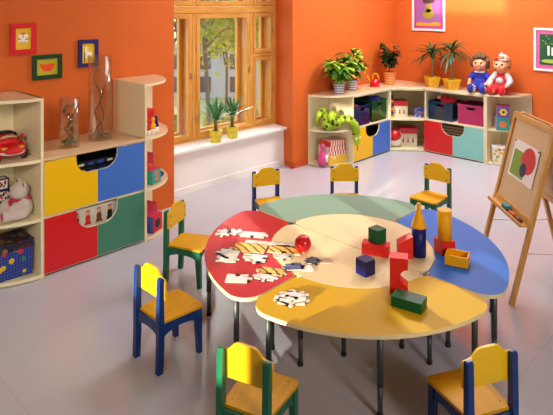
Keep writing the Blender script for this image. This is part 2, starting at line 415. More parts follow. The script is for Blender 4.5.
# ------------------------------------------------------------------ storage furniture
WY = 4.822            # backs stand just off the window wall
def quarter(cx, cy, r, a0, a1): return [(cx, cy)]+arc(cx, cy, r, a0, a1, 20)
def drawer(parent, w, x0, z0, z1, yf, cut, colours, depth=.36):
    """one drawer: tray part, two coloured front halves sharing a rounded hand cut-out"""
    h = z1-z0; cw, cd = cut; rr = min(cd*.75, cw*.75); xm = x0+w/2; t = .018
    d = B()
    d.box(x0+.03, x0+w-.03, yf+t+.002, yf+depth, z0+.01, z0+.02); d.box(x0+.03, x0+w-.03, yf+depth-.01, yf+depth, z0+.02, z1-.12)
    d.box(x0+.03, x0+.04, yf+t+.002, yf+depth, z0+.02, z1-.12); d.box(x0+w-.04, x0+w-.03, yf+t+.002, yf+depth, z0+.02, z1-.12)
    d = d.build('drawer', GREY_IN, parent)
    g = .004
    left = [(x0+g, z0+g), (xm-.001, z0+g), (xm-.001, z1-cd)] + [(x, y) for x, y in arc(xm-cw+rr, z1-cd+rr, rr, 270, 180, 8)] + [(xm-cw, z1-g), (x0+g, z1-g)]
    right = [(2*xm-x, y) for x, y in left][::-1]
    for pts, (nm, m) in zip((left, right), colours):
        p = B().prism(pts, -t, 0, mi=0, side=1, M=Matrix.Translation((0, yf, 0)) @ FR).build('front_panel', [m, CREAM_S], d)
        label(p, nm+' laminate half of the drawer front')
    return d

# tall rounded open shelf at the far left
s = thing('open_shelf_unit', 'tall cream shelf with curved front and red toy car, left of the yellow drawer', 'shelf unit', (1.873, WY, 0), group='curved cream shelf units')
r = .548
B().box(-.022, 0, -r, 0, 0, 1.386, bev=.002).build('side_panel', CREAM, s)
B().box(-r-.25, -.022, -.016, 0, 0, 1.386).build('back_panel', CREAM, s)
def lobe(r, ext, side=-1):
    """quarter round plus a straight run along the wall"""
    return [(0, 0)]+[(side*abs(x), y) for x, y in [(r*math.sin(R(a)), -r*math.cos(R(a))) for a in [k*4.5 for k in range(21)]]]
for z, nm, m in ((.02, 'shelf_board', CREAM), (.452, 'shelf_board', CREAM), (.906, 'shelf_board', CREAM), (1.374, 'top_board', CREAM_D)):
    pts = [(x-.022 if nm == 'shelf_board' else x, y-(.016 if 0 else 0)) for x, y in lobe(r-.004, 0)]
    B().prism(pts, z-.012, z+.012, side=1, mi=0).build(nm, [m, CREAM_S], s)
B().prism([(x*.94, y*.94) for x, y in lobe(r, 0)], 0, .008).build('plinth', GREY_IN, s)

# two-drawer cabinet between them
s = thing('drawer_cabinet', 'cream cabinet with yellow, blue, red and green drawer fronts below the vases', 'cabinet', (1.875, WY, 0), group='colour block drawer cabinets')
W = .90; D = .545
B().box(0, .018, -D+.02, 0, 0, .895).build('side_panel', CREAM, s); B().box(W-.018, W, -D+.02, 0, 0, .895).build('side_panel', CREAM, s)
B().box(.018, W-.018, -.012, 0, .02, .895).build('back_panel', CREAM, s)
B().box(.018, W-.018, -D+.02, -.012, .012, .026).build('bottom_board', CREAM, s)
B().box(.018, W-.018, -D+.019, -.012, .452, .468).build('middle_board', CREAM, s)
B().box(0, W, -D, 0, .895, .918, mi=0, bev=.002).build('worktop', CREAM_D, s)
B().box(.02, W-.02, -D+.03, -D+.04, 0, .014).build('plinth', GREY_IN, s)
drawer(s, W, 0, .468, .894, -D, (.185, .158), (('yellow', YEL), ('blue', BLU)), .42)
drawer(s, W, 0, .022, .456, -D, (.185, .175), (('red', RED), ('green', GRN)), .42)

# tall rounded end shelf beside the window
s = thing('open_shelf_unit', 'narrow cream corner shelf with rounded boards between blue drawer and window', 'shelf unit', (2.778, WY, 0), group='curved cream shelf units')
B().box(0, .022, -D, 0, 0, 1.376, bev=.002).build('side_panel', CREAM, s)
B().box(.022, .43, -.016, 0, 0, 1.376).build('back_panel', CREAM, s)
for z, nm, m in ((.016, 'shelf_board', CREAM_D), (.452, 'shelf_board', CREAM_D), (.906, 'shelf_board', CREAM_D), (1.386, 'top_board', CREAM_D)):
    pts = [(x+(.022 if nm == 'shelf_board' else 0), y) for x, y in [(q_*.86, y_) for q_, y_ in lobe(D-.003, 0, 1)]]
    B().prism(pts, z-.011, z+.011, mi=0, side=1).build(nm, [m, CREAM_S], s)

# ---- corner group at the back
rq = .430; XA0, XA1 = 6.056, 6.964; YF = 4.393; XF = 7.26; YB0, YB1 = 4.04, 3.14; XR = 7.702; re = XR-XF
s = thing('open_shelf_unit', 'low cream shelf with rounded end holding the green toy snake', 'shelf unit', (XA0, WY, 0), group='curved cream shelf units')
B().box(-.02, 0, -rq, 0, 0, .895, bev=.002).build('side_panel', CREAM, s)
B().box(-rq, -.02, -.016, 0, 0, .895).build('back_panel', CREAM, s)
for z in (.016, .452):
    B().prism([(x-.02, y) for x, y in lobe(rq-.022, 0)], z-.011, z+.011, mi=0, side=1).build('shelf_board', [CREAM, CREAM_S], s)
def bay_cabinet(lab, loc, rz, W, D, cols):
    s = thing('drawer_cabinet', lab, 'cabinet', loc, rz, group='colour block drawer cabinets')
    B().box(.001, .02, -D+.02, 0, 0, .895).build('side_panel', CREAM, s); B().box(W-.02, W-.001, -D, 0, 0, .895).build('side_panel', CREAM, s)
    B().box(.02, W-.02, -.012, 0, .02, .895).build('back_panel', CREAM, s)
    B().box(.02, W-.02, -D+.02, -.012, .012, .026).build('bottom_board', CREAM, s)
    B().box(.02, W-.02, -D, -.012, .455, .475).build('middle_board', CREAM, s)
    B().box(.02, W-.02, -D, -.012, .878, .895).build('top_rail', CREAM, s)
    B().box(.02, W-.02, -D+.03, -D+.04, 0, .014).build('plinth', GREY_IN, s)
    drawer(s, W-.02, 0, .022, .456, -D, (.165, .165), cols, .36)
    return s
bay_cabinet('cream cabinet with one yellow and blue drawer beneath an open bay of crates', (XA0, WY, 0), 0, XA1-XA0-.002, WY-YF, (('yellow', YEL), ('blue', BLU)))
bay_cabinet('cream cabinet with one red and aqua drawer beneath the pink crate', (XR, YB0, 0), -PI/2, YB0-YB1-.002, re, (('red', RED), ('aqua', AQUA)))
s = thing('open_shelf_unit', 'cream open corner shelf holding the two red lidded boxes', 'shelf unit', (XA1, YF, 0), group='curved cream shelf units')
cp = [(.004, .0), (XF-XA1, YB0-YF+.004), (XR-XA1, YB0-YF+.004), (XR-XA1, WY-YF), (.004, WY-YF)]
for z, nm in ((.018, 'shelf_board'), (.452, 'shelf_board'), (.884, 'top_rail')):
    B().prism(cp, z-.011, z+.011, mi=0).build(nm, [CREAM], s)
B().box(.022, XR-XA1, WY-YF-.014, WY-YF, 0, .87).build('back_panel', CREAM, s)
B().box(XR-XA1-.014, XR-XA1, YB0-YF+.02, WY-YF-.014, 0, .87).build('back_panel', CREAM, s)
s = thing('open_shelf_unit', 'low cream shelf with rounded end behind the easel', 'shelf unit', (XR, YB1, 0), group='curved cream shelf units')
B().box(-re, 0, -.02, 0, 0, .895, bev=.002).build('side_panel', CREAM, s)
B().box(-.016, 0, -re, -.02, 0, .895).build('back_panel', CREAM, s)
for z in (.016, .452):
    B().prism([(0, -.02)]+[(x, y-.02) for x, y in arc(0, 0, re-.022, 180, 270, 20)], z-.011, z+.011, mi=0, side=1).build('shelf_board', [CREAM, CREAM_S], s)
pts = [(XR, WY)]+[(x, y) for x, y in arc(XA0, WY, rq, 180, 270, 20)]+[(XA1, YF-.004), (XF-.004, YB0)]+arc(XR, YB1, re, 180, 270, 20)
B().prism(pts, .896, .920, mi=0, side=1).build('worktop', [CREAM_D, CREAM_S])
tag(bpy.data.objects['worktop.001'] if 'worktop.001' in bpy.data.objects else bpy.data.objects['worktop'], 'continuous pale wood top along the corner shelves, under plants and dolls', 'worktop')

# ------------------------------------------------------------------ table: four rounded segments round two half discs
TC = (3.108, 2.278); TZ = .462; RT = .988; RI = .545
def oval(p, k=.05):
    d = p[0]*sn+p[1]*cs; return (p[0]+k*d*sn, p[1]+k*d*cs); RI = .55
def leg_mb(x, y, parent):
    l = B().cyl((x, y, .16), (x, y, TZ-.022), .0165, n=14).cyl((x, y, .02), (x, y, .16), .0135, n=12)
    l.box(x-.03, x+.03, y-.03, y+.03, TZ-.028, TZ-.022)
    for zz in (.19, .25): l.ball((x+.0165, y, zz), .004, 6)
    l = l.build('leg', METAL, parent)
    B().cyl((x, y, 0), (x, y, .022), .017, .016, n=12).build('foot_cap', BLACK, l)
def segment(a0, m, lab, legs):
    t = thing('table_segment', lab, 'table', (*TC, 0), group='coloured segments of the round table')
    g, rc, ri = .006, .125, .02
    def corner(R_, rc, inner):
        q = R_+rc if inner else R_-rc
        off = math.degrees(math.asin((rc+g)/q)); return q, off
    q, off = corner(RT, rc, False)
    P = arc(0, 0, RT, a0+off, a0+90-off, 40)
    c1 = (q*math.cos(R(a0+90-off)), q*math.sin(R(a0+90-off))); P += arc(*c1, rc, a0+90-off, a0+180, 8)[1:]
    e = Vector((math.cos(R(a0+90)), math.sin(R(a0+90)))); n_ = Vector((math.cos(R(a0)), math.sin(R(a0))))
    P += [tuple(e*(RI+.035)+n_*g), tuple(e*(RI+.022)+n_*(g+.02))]
    P += arc(0, 0, RI+.006, a0+90-3.2, a0+3.2, 24)
    P += [tuple(n_*(RI+.022)+e*(g+.02)), tuple(n_*(RI+.035)+e*g)]
    c0 = (q*math.cos(R(a0+off)), q*math.sin(R(a0+off))); P += arc(*c0, rc, a0-90, a0+off, 8)[:-1]
    P = [oval(p) for p in P]
    B().prism(P, TZ-.022, TZ, mi=0, side=1).build('tabletop', [m, T_EDGE], t)
    for (rr, aa) in ((.94, 8), (.94, 82), (.965, 45), (.66, 10), (.66, 80)):
        leg_mb(rr*math.cos(R(a0+aa)), rr*math.sin(R(a0+aa)), t)
segment(180, T_YEL, 'yellow quarter segment of the round table, nearest the viewer', 0)
segment(90, T_RED, 'red quarter segment of the round table under the puzzle', 0)
segment(0, T_GRN, 'pale green quarter segment of the round table beside the far chairs', 0)
segment(270, T_BLU, 'blue quarter segment of the round table beside the easel', 0)
def half(sgn, lab):
    t = thing('half_round_table', lab, 'table', (*TC, 0), group='cream half discs of the round table')
    g, rc = .003, .06; q = RI-rc; off = math.degrees(math.asin((rc+g)/q)); b0 = 90 if sgn < 0 else -90
    P = arc(0, 0, RI, b0+off, b0+180-off, 40)
    P += arc(q*math.cos(R(b0+180-off)), q*math.sin(R(b0+180-off)), rc, b0+180-off, b0+270, 8)[1:]
    P += arc(q*math.cos(R(b0+off)), q*math.sin(R(b0+off)), rc, b0-90, b0+off, 8)[:-1]
    P = [oval(p) for p in P]
    B().prism(P, TZ-.022, TZ, mi=0, side=1).build('tabletop', [T_CRM, T_EDGE], t)
    for (x, y) in ((.09, .45), (.09, -.45), (.40, .24), (.40, -.24)): leg_mb(sgn*x, y, t)
    if sgn < 0:
        for y in (.575, -.575):
            c = B().box(-.03, .03, y-.016, y+.016, TZ-.012, TZ-.002, bev=.002).build('connector_clip', BLACK, t); label(c, 'dark metal connector clip')
            B().ball((-.012, y, TZ-.002), .005, 8).ball((.012, y, TZ-.002), .005, 8).build('screw', mat('brushed steel', '#b9b4a6', .3, metal=.9), c)
half(-1, 'cream half disc in the table middle, the near half with the red ball')
half(1, 'cream half disc in the table middle, the far half beside the green segment')

# ------------------------------------------------------------------ children's chairs; local x is the way a chair faces
def make_chair(lab, wm):
    t = thing('childs_chair', lab, 'chair', group='small chairs around the table')
    SH = .286
    def rr(x0, x1, w0, w1, rc):
        o = arc(x1-rc, w1-rc, rc, 0, 90, 5)[::-1]
        return [(x0, -w0), (x1-rc, -w1)] + arc(x1-rc, -w1+rc, rc, 270, 360, 5) + arc(x1-rc, w1-rc, rc, 0, 90, 5) + [(x0, w0)]
    st = B().prism(rr(-.012, .285, .118, .14, .03), SH-.014, SH, mi=0); st = st.build('seat', C_YEL, t)
    sc = B()
    for x in (.03, .25):
        for y in (-.09, .09): sc.cyl((x, y, SH-.001), (x, y, SH+.0012), .004, n=8)
    sc.build('screw_plug', mat('dark screw plug', '#5b3d0a', .5), st)
    half_ = [(.130, .405), (.136, .412), (.136, .515), (.130, .527), (.104, .530), (.086, .537), (.072, .553), (.056, .567), (.035, .572)]
    out_ = half_+[(-y, z) for y, z in half_[::-1]]
    M = Matrix(((0, 0, 1, 0), (1, 0, 0, 0), (0, 1, 0, 0), (0, 0, 0, 1)))
    bk = B().prism(out_, -.004, .010, M=M).build('backrest', C_YELB, t)
    bb = B()
    for y in (-.107, .107):
        for z in (.43, .50): bb.cyl((.009, y, z), (.0125, y, z), .0055, n=8)
    bb.build('bolt', mat('dark screw plug', '#5b3d0a', .5), bk)
    for y in (-.118, .118):
        s_ = 1 if y > 0 else -1
        # rear post: straight foot to below the crown, slimmer at both ends
        P = [(-.045, 0), (-.010, 0), (-.002, .15), (-.003, .30), (-.0045, .53), (-.012, .541), (-.026, .541), (-.034, .53), (-.040, .30), (-.040, .15)]
        B().prism(P, -.0155, .0155, M=Matrix.Translation((0, y, 0)) @ FR).build('rear_post', wm, t)
        P = [(.245, 0), (.272, 0), (.268, SH-.014), (.226, SH-.014), (.232, .16)]
        B().prism(P, -.0155, .0155, M=Matrix.Translation((0, y*1.01, 0)) @ FR).build('front_leg', wm, t)
        A = [(-.003, SH-.014), (-.002, .19)] + [(.0+.114+.114*math.cos(R(180-180*k/10)), .195+.032*math.sin(R(180*k/10))) for k in range(11)] + [(.230, .19), (.228, SH-.014)]
        B().prism(A, -.009, .009, M=Matrix.Translation((0, y*1.0, 0)) @ FR).build('side_rail', wm, t)
    M2 = Matrix(((0, 0, 1, 0), (1, 0, 0, 0), (0, 1, 0, 0), (0, 0, 0, 1)))
    A = [(-.103, SH-.014), (-.103, .19)] + [(.1*math.cos(R(180-180*k/10)), .195+.034*math.sin(R(180*k/10))) for k in range(11)] + [(.103, .19), (.103, SH-.014)]
    B().prism(A, .242, .258, M=M2).build('front_rail', wm, t); B().prism(A, -.030, -.014, M=M2).build('rear_rail', wm, t)
    return t
cb = make_chair('yellow and blue chair standing on its own at left, facing the table', C_BLU)
cg = make_chair('yellow and green chair near the window end of the drawer cabinet', C_GRN)
spots = [(cb, 1.87, 2.81, 0, None), (cg, 2.608, 3.578, -65, None),
 (cg, 1.722, 1.842, 17, 'yellow and green chair seen from behind at the bottom edge'),
 (cb, 2.47, 1.055, 62, 'yellow and blue chair seen from behind at the bottom right'),
 (cg, 4.985, 2.634, 180, 'yellow and green chair behind the blue segment, in front of the red drawer'),
 (cb, 3.742, 3.718, -113, 'yellow and blue chair standing below the window sill plants'),
 (cb, 4.353, 3.267, -134, 'yellow and blue chair behind the green segment, in front of the toy snake')]
used = set()
for src, x, y, a, lab in spots:
    o = src if lab is None else dup(src)
    o.location = (x, y, 0); o.rotation_euler = (0, 0, R(a))
    if lab: o['label'] = lab

# ------------------------------------------------------------------ easel
e = thing('easel', 'double sided wooden children\'s easel standing right of the blue table segment', 'easel', (1.644*cs+4.24*sn, -1.644*sn+4.24*cs, 0), -TH)
k_ = .25; TOPZ = 1.235
lean = lambda z, off=0: k_*z+off
def bar(b, p, q, w, d):
    """square stile from p to q; w across (y), d deep (x)"""
    P, Q = Vector(p), Vector(q)
    vs_ = []
    for c in (P, Q):
        for sx, sy in ((-1, -1), (1, -1), (1, 1), (-1, 1)): vs_.append(b.bm.verts.new(c+Vector((sx*d/2, sy*w/2, 0))))
    fs = [(0, 3, 2, 1), (4, 5, 6, 7)]+[(i, (i+1) % 4, (i+1) % 4+4, i+4) for i in range(4)]
    for f in fs: b.bm.faces.new([vs_[i] for i in f])
    return b
HW = .315
apx = k_*TOPZ
for sgn, off in ((1, 0), (-1, 2*apx+.05)):
    L = lambda z: sgn*k_*z+off
    for y in (-HW, HW): bar(B(), (L(0), y, 0), (L(TOPZ), y, TOPZ), .036, .030).build('leg', EASELW, e)
    bar(B(), (L(TOPZ-.04), 0, TOPZ-.044), (L(TOPZ), 0, TOPZ-.004), 2*HW-.036, .028).build('top_rail', EASELW, e)
    bar(B(), (L(.545), 0, .545), (L(.59), 0, .59), 2*HW-.036, .028).build('bottom_rail', EASELW, e)
    bd = bar(B(), (L(.585)+sgn*.004, 0, .585), (L(TOPZ-.042)+sgn*.004, 0, TOPZ-.042), 2*HW-.034, .008).build('board', MDF, e)
    lg = B(); x_ = L(.55)-sgn*.014
    lg.box(min(x_, x_-sgn*.05), max(x_, x_-sgn*.05), -HW+.02, HW-.02, .536, .546); xx = x_-sgn*.05
    lg.box(min(xx, xx-sgn*.01), max(xx, xx-sgn*.01), -HW+.02, HW-.02, .536, .562)
    lg.build('tray', EASELW, e)
hg = B()
for y in (-.25, .25): hg.box(apx-.012, apx+.062, y-.02, y+.02, TOPZ-.012, TOPZ+.002)
hg.build('hinge', mat('brushed steel', '#b9b4a6', .3, metal=.9), e)
for y in (-HW, HW):
    B().tube([(lean(.36), y, .36), (apx+.02, y, .352), (2*apx+.05-k_*.36, y, .36)], .003, 6).build('cord', mat('white cord', '#dcd5c6', .7), e)
# the pinned picture on the easel board: lies in the plane of the board
ez = Vector((k_, 0, 1)).normalized()
PM = e.matrix_basis.copy()
bpy.context.view_layer.update()
pw, ph, pc = .205, .143, .908
org = Vector((lean(pc)-.004, 0, pc))
# plane axes: u across towards the near side (-y), v up the slope, n out of the board
u_ = Vector((0, -1, 0)); v_ = ez; n_ = u_.cross(v_)
PMx = Matrix(((u_.x, v_.x, n_.x, org.x), (u_.y, v_.y, n_.y, org.y), (u_.z, v_.z, n_.z, org.z), (0, 0, 0, 1)))
pp = thing('pinned_picture', 'white sheet with green, red and navy shapes pinned to the easel board', 'picture')
pp.matrix_world = e.matrix_world @ PMx
B().box(-pw, pw, -ph, ph, 0.0005, .002).build('sheet', mat('white paper', '#efe6da', .7), pp)
label(B().prism([(-.18, -.125), (.045, -.125), (.045, .068), (-.18, .068)], .002, .0028).build('square', mat('olive green print', '#7f9a24', .6), pp), 'olive green square')
label(B().prism([(.072+.108*math.cos(R(a)), .028+.098*math.sin(R(a))) for a in range(0, 360, 10)], .0028, .0034).build('disc', mat('red print', '#cf2420', .6), pp), 'large red disc')
label(B().prism([(.022+.052*math.cos(R(a)), -.052+.052*math.sin(R(a))) for a in range(0, 360, 12)], .0034, .004).build('disc', mat('navy print', '#1b1c47', .6), pp), 'small navy disc')
for x, y in ((-pw+.012, ph-.012), (pw-.012, ph-.012)):
    label(B().ball((x, y, .006), (.009, .009, .005), 10).build('pin', P_RED, pp), 'round red pin')
for i, (yy, ln, m, lab, cat) in enumerate(((.02, .085, mat('teal felt', '#2c7d92', .6), 'teal chalk eraser lying on the easel tray', 'eraser'), (-.09, .10, mat('orange crayon', '#d9622a', .5), 'orange crayon lying on the easel tray beside the eraser', 'crayon'), (-.2, .09, mat('brown crayon', '#6a3520', .5), 'brown crayon at the near end of the easel tray', 'crayon'))):
    xx = lean(.55)-.037
    t = thing('eraser' if i == 0 else 'crayon', lab, cat)
    if i == 0:
        B().box(-.022, .022, -ln/2, ln/2, 0, .02, bev=.004).build('felt', BLACK, t); B().box(-.02, .02, -ln/2, ln/2, .02, .042, bev=.006).build('grip', m, t)
    else:
        B().cyl((0, -ln/2, .011), (0, ln/2, .011), .011, n=10).build('barrel', m, t); B().cyl((0, ln/2, .011), (0, ln/2+.02, .011), .010, .003, n=10).build('tip', m, t)
    t.matrix_world = e.matrix_world @ Matrix.Translation((xx, yy, .546))
# ------------------------------------------------------------------ pictures on the walls
def picture(lab, c, w, h, wall, fm, border, mount, art, tilt=0):
    """framed picture; local x runs along the wall, y up, z out of the wall"""
    p = thing('framed_picture', lab, 'picture', group='framed pictures')
    X, N = (Vector((1, 0, 0)), Vector((0, -1, 0))) if wall == 'A' else (Vector((0, -1, 0)), Vector((-1, 0, 0)))
    U = Vector((0, 0, 1))
    p.matrix_world = Matrix(((X.x, U.x, N.x, c[0]), (X.y, U.y, N.y, c[1]), (X.z, U.z, N.z, c[2]), (0, 0, 0, 1))) @ Matrix.Rotation(R(tilt), 4, 'Z')
    f = B(); w2, h2 = w/2, h/2
    f.box(-w2, w2, -h2, -h2+border, .001, .022, bev=.003).box(-w2, w2, h2-border, h2, .001, .022, bev=.003)
    f.box(-w2, -w2+border, -h2+border, h2-border, .001, .022, bev=.003).box(w2-border, w2, -h2+border, h2-border, .001, .022, bev=.003)
    f.build('frame', fm, p)
    B().box(-w2+border, w2-border, -h2+border, h2-border, .001, .008).build('print', mount, p)
    art(p, w2-border, h2-border)
    return p
def flat(p, nm, pts, z, m): return B().prism(pts, z, z+.0012).build(nm, m, p)
def ell(cx, cy, a, b=None, n=28): return [(cx+a*math.cos(2*PI*k/n), cy+(b or a)*math.sin(2*PI*k/n)) for k in range(n)]
WH = mat('white print', '#efeadd', .6); OR = mat('orange print', '#e2671c', .6); YP = mat('yellow print', '#e8c021', .6)
def art_face(p, w, h):
    flat(p, 'animal_face', ell(0, .01, w*.62, h*.5), .008, OR)
    for x, y, a in ((-.022, .02, .02), (.022, .02, .02), (0, -.012, .02), (-.03, -.018, .012), (.03, -.022, .012)): flat(p, 'face_patch', ell(x, y, a), .0094, WH)
def art_bowl(p, w, h):
    flat(p, 'bowl_shape', [(-w*.75, h*.45), (-w*.3, h*.3), (w*.7, h*.45), (w*.62, -h*.2), (w*.3, -h*.6), (-w*.3, -h*.55), (-w*.62, 0)], .008, mat('vermilion print', '#e8481a', .6))
def art_horse(p, w, h):
    flat(p, 'pale_animal', [(-w*.5, h*.7), (-w*.2, h*.7), (-w*.15, h*.2), (w*.6, h*.1), (w*.62, -h*.5), (w*.4, -h*.5), (w*.35, -.2*h), (-w*.1, -.2*h), (-w*.15, -h*.5), (-w*.4, -h*.5)], .008, WH)
    flat(p, 'post', [(-w*.62, -h*.9), (-w*.5, -h*.9), (-w*.5, h*.1), (-w*.62, h*.1)], .008, mat('navy print', '#1b1c47', .6))
def art_pear(p, w, h):
    flat(p, 'violet_field', [(-w*.82, -h*.86), (w*.82, -h*.86), (w*.82, h*.86), (-w*.82, h*.86)], .008, mat('violet print', '#9a5ca0', .6))
    flat(p, 'pear', ell(0, -h*.3, w*.4, h*.24), .0094, mat('ochre pear print', '#9a8a24', .6)); flat(p, 'pear', ell(0, -.02*h, w*.22, h*.22), .0094, mat('ochre pear print', '#9a8a24', .6))
    flat(p, 'dark_leaf', ell(w*.02, h*.32, w*.42, h*.13), .0108, mat('dark leaf print', '#4a2b2c', .6))
    flat(p, 'orange_ground', [(-w*.82, -h*.86), (w*.82, -h*.86), (w*.82, -h*.72), (w*.5, -h*.66), (0, -h*.74), (-w*.5, -h*.68), (-w*.82, -h*.72)], .0108, mat('gold print', '#e39a1e', .6))
    for k in range(12): flat(p, 'dot', ell(-w*.7+(k % 6)*w*.28, h*(.55+.15*(k//6)), .006), .0094, WH)
def art_garden(p, w, h):
    flat(p, 'green_field', [(-w*.8, -h*.8), (w*.8, -h*.8), (w*.8, h*.8), (-w*.8, h*.8)], .008, mat('dark green print', '#14502a', .6, var=.3, vscale=14))
    for k, x in enumerate((-.35, -.12, .12, .36)): flat(p, 'post', [(w*x, -h*.3), (w*(x+.13), -h*.3), (w*(x+.13), h*(.12 if k % 2 else .2)), (w*x, h*(.12 if k % 2 else .2))], .0094, WH)
    q = random.Random(4)
    for k in range(24): flat(p, 'blossom', ell(q.uniform(-.7, .7)*w, q.uniform(.25, .75)*h, .007, n=8), .0094, mat('lime blossom print', '#a3c04a', .6))
    flat(p, 'lawn', ell(-w*.2, -h*.6, w*.5, h*.1), .0094, mat('lime blossom print', '#a3c04a', .6))
picture('small red framed picture of an orange animal face', (1.938, YW-.001, 1.815), .215, .262, 'A', mat('red frame paint', '#d8202b', .4), .042, YP, art_face)
picture('small green framed picture of a red bowl shape', (2.143, YW-.001, 1.562), .262, .215, 'A', mat('dark green frame paint', '#123f1e', .4), .038, mat('olive yellow print', '#bdb01d', .6), art_bowl)
picture('small blue framed picture above the tall glass vase', (2.525, YW-.001, 1.657), .195, .25, 'A', mat('navy frame paint', '#1d2668', .4), .036, YP, art_horse)
picture('white framed pear picture above the two palms', (XW-.001, 4.208, 2.06), .545, .70, 'B', mat('white frame paint', '#efe9e6', .4), .03, mat('magenta mount', '#b04580', .6), art_pear)
picture('white framed pink mounted picture at the right edge above the easel', (XW-.001, 2.43, 1.52), .49, .56, 'B', mat('white frame paint', '#efe9e6', .4), .03, mat('pink mount', '#cf5a92', .6), art_garden)

# ------------------------------------------------------------------ glass vases with water and a twisted twig
TWIG = mat('dark green twig', '#3a4520', .7)
def vase(lab, x, y, r, h, fill, seed, leafy):
    t = thing('glass_vase', lab, 'vase', (x, y, .9185), group='glass vases on the drawer cabinet')
    B().lathe([(0, 0), (r, 0), (r, h), (r-.005, h), (r-.005, .014), (0, .014)], n=32).build('glass_cylinder', VGLASS, t)
    B().lathe([(0, .016), (r-.007, .016), (r-.007, fill), (0, fill)], n=32).build('water', WATER, t)
    q = random.Random(seed); g = B()
    for k in range(26):
        a = q.uniform(0, 2*PI); d = q.uniform(0, r*.75); g.ball((d*math.cos(a), d*math.sin(a), .028+q.uniform(0, .015)), (.016, .013, .010), 6)
    g.build('pebbles', mat('grey glass pebbles', '#6d6a58', .35), t)['kind'] = 'stuff'
    w_ = B()
    for j in range(2):
        P = [(math.cos(j*3+k*.75)*r*.62*(.5+.5*math.sin(k+j)), math.sin(j*3+k*.75)*r*.62, .04+(h*.86-.04)*k/9) for k in range(10)]
        P = spline(P, 4); w_.tube(P, [.0065*(1-.5*k/len(P)) for k in range(len(P))], 6)
        if leafy:
            for p in P[::2]:
                for _ in range(2): w_.leaf(p, (q.gauss(0, 1), q.gauss(0, 1), q.gauss(0, .7)), .034, .02, .4, 3)
    w_.build('twig', TWIG, t)
vase('shorter glass vase with a leafy twig in water on the drawer cabinet', 2.185, 4.49, .082, .405, .30, 2, True)
vase('tall glass vase with a curly twig in water on the drawer cabinet', 2.50, 4.56, .102, .735, .60, 5, False)

# ------------------------------------------------------------------ plants
def pot_round(t, r, h, m, bands=None):
    b = B(); n = 8
    prof = [(0, 0), (r*.72, 0)]
    for k in range(n+1): prof.append((r*(.72+.24*k/n), h*.85*k/n))
    prof += [(r*1.04, h*.86), (r*1.04, h), (r*.93, h), (r*.9, h*.88), (0, h*.88)]
    b.lathe(prof, n=24)
    o = b.build('pot', m if isinstance(m, list) else [m], t)
    if bands:
        for p in o.data.polygons:
            z = p.center.z/h
            if len(p.vertices) == 4 and int(z*n*1.18) % 2: p.material_index = 1
    B().lathe([(0, h*.885), (r*.89, h*.885), (0, h*.92)], n=20).build('soil', SOIL, t)
LV = [mat('bright variegated leaf', '#9fc23d', .4, var=.4, vscale=60), mat('mid green leaf', '#4f8a2c', .4, var=.3, vscale=40), mat('dark green leaf', '#1d4b1e', .4, var=.3, vscale=40)]
def bush(lab, x, y, z, r, h, potm, n, cr, ch, seed, mats, L, wd):
    q = random.Random(seed); t = thing('potted_plant', lab, 'plant', (x, y, z), group='potted plants on the corner shelves')
    t.scale = (1.3, 1.3, 1.3) if r < .08 else (1.1, 1.1, 1.1)
    pot_round(t, r, h, potm, True)
    s = B(); lf = B()
    for k in range(9):
        a = k*2*PI/9+q.uniform(-.3, .3); e = Vector((math.cos(a)*cr*q.uniform(.3, .8), math.sin(a)*cr*q.uniform(.3, .8), h+ch*q.uniform(.45, .9)))
        P = spline([(0, 0, h*.85), (e.x*.25, e.y*.25, h+(e.z-h)*.5), e], 5); s.tube(P, .0045, 5)
        for _ in range(n//9):
            p = P[q.randrange(4, len(P))]+Vector((q.gauss(0, .012), q.gauss(0, .012), q.gauss(0, .012)))
            a2 = a+q.gauss(0, .9); lf.leaf(p, (math.cos(a2), math.sin(a2), q.uniform(-.1, 1.1)), L*q.uniform(.7, 1.25), wd*q.uniform(.8, 1.2), q.uniform(.5, 1.5), 4, mi=q.choice(range(len(mats))))
    s.build('stem', mat('plant stem', '#4d6a2a', .6), t); keep_inside(lf.build('foliage', mats, t))
lil = [mat('lilac glaze', '#8b93c9', .35), mat('white glaze', '#e6e6ee', .35)]
ter = [mat('terracotta glaze', '#d9702f', .4), mat('pale orange glaze', '#ecae6a', .4)]
bush('bushy pale green plant in lilac striped pot, left of the pair', 5.975, 4.575, .921, .062, .115, lil, 110, .18, .29, 21, LV[:2], .15, .06)
bush('bushy green plant in lilac striped pot, nearer the watering can', 6.36, 4.64, .921, .062, .115, lil, 120, .17, .34, 22, LV, .14, .056)
bush('dark round leaved plant in orange striped pot in the corner', 7.20, 4.57, .921, .088, .165, ter, 190, .17, .44, 23, [LV[2], mat('blackish leaf', '#14301a', .4)], .095, .05)
PYEL = mat('yellow square pot', '#f0c029', .4, var=.06, vscale=30)
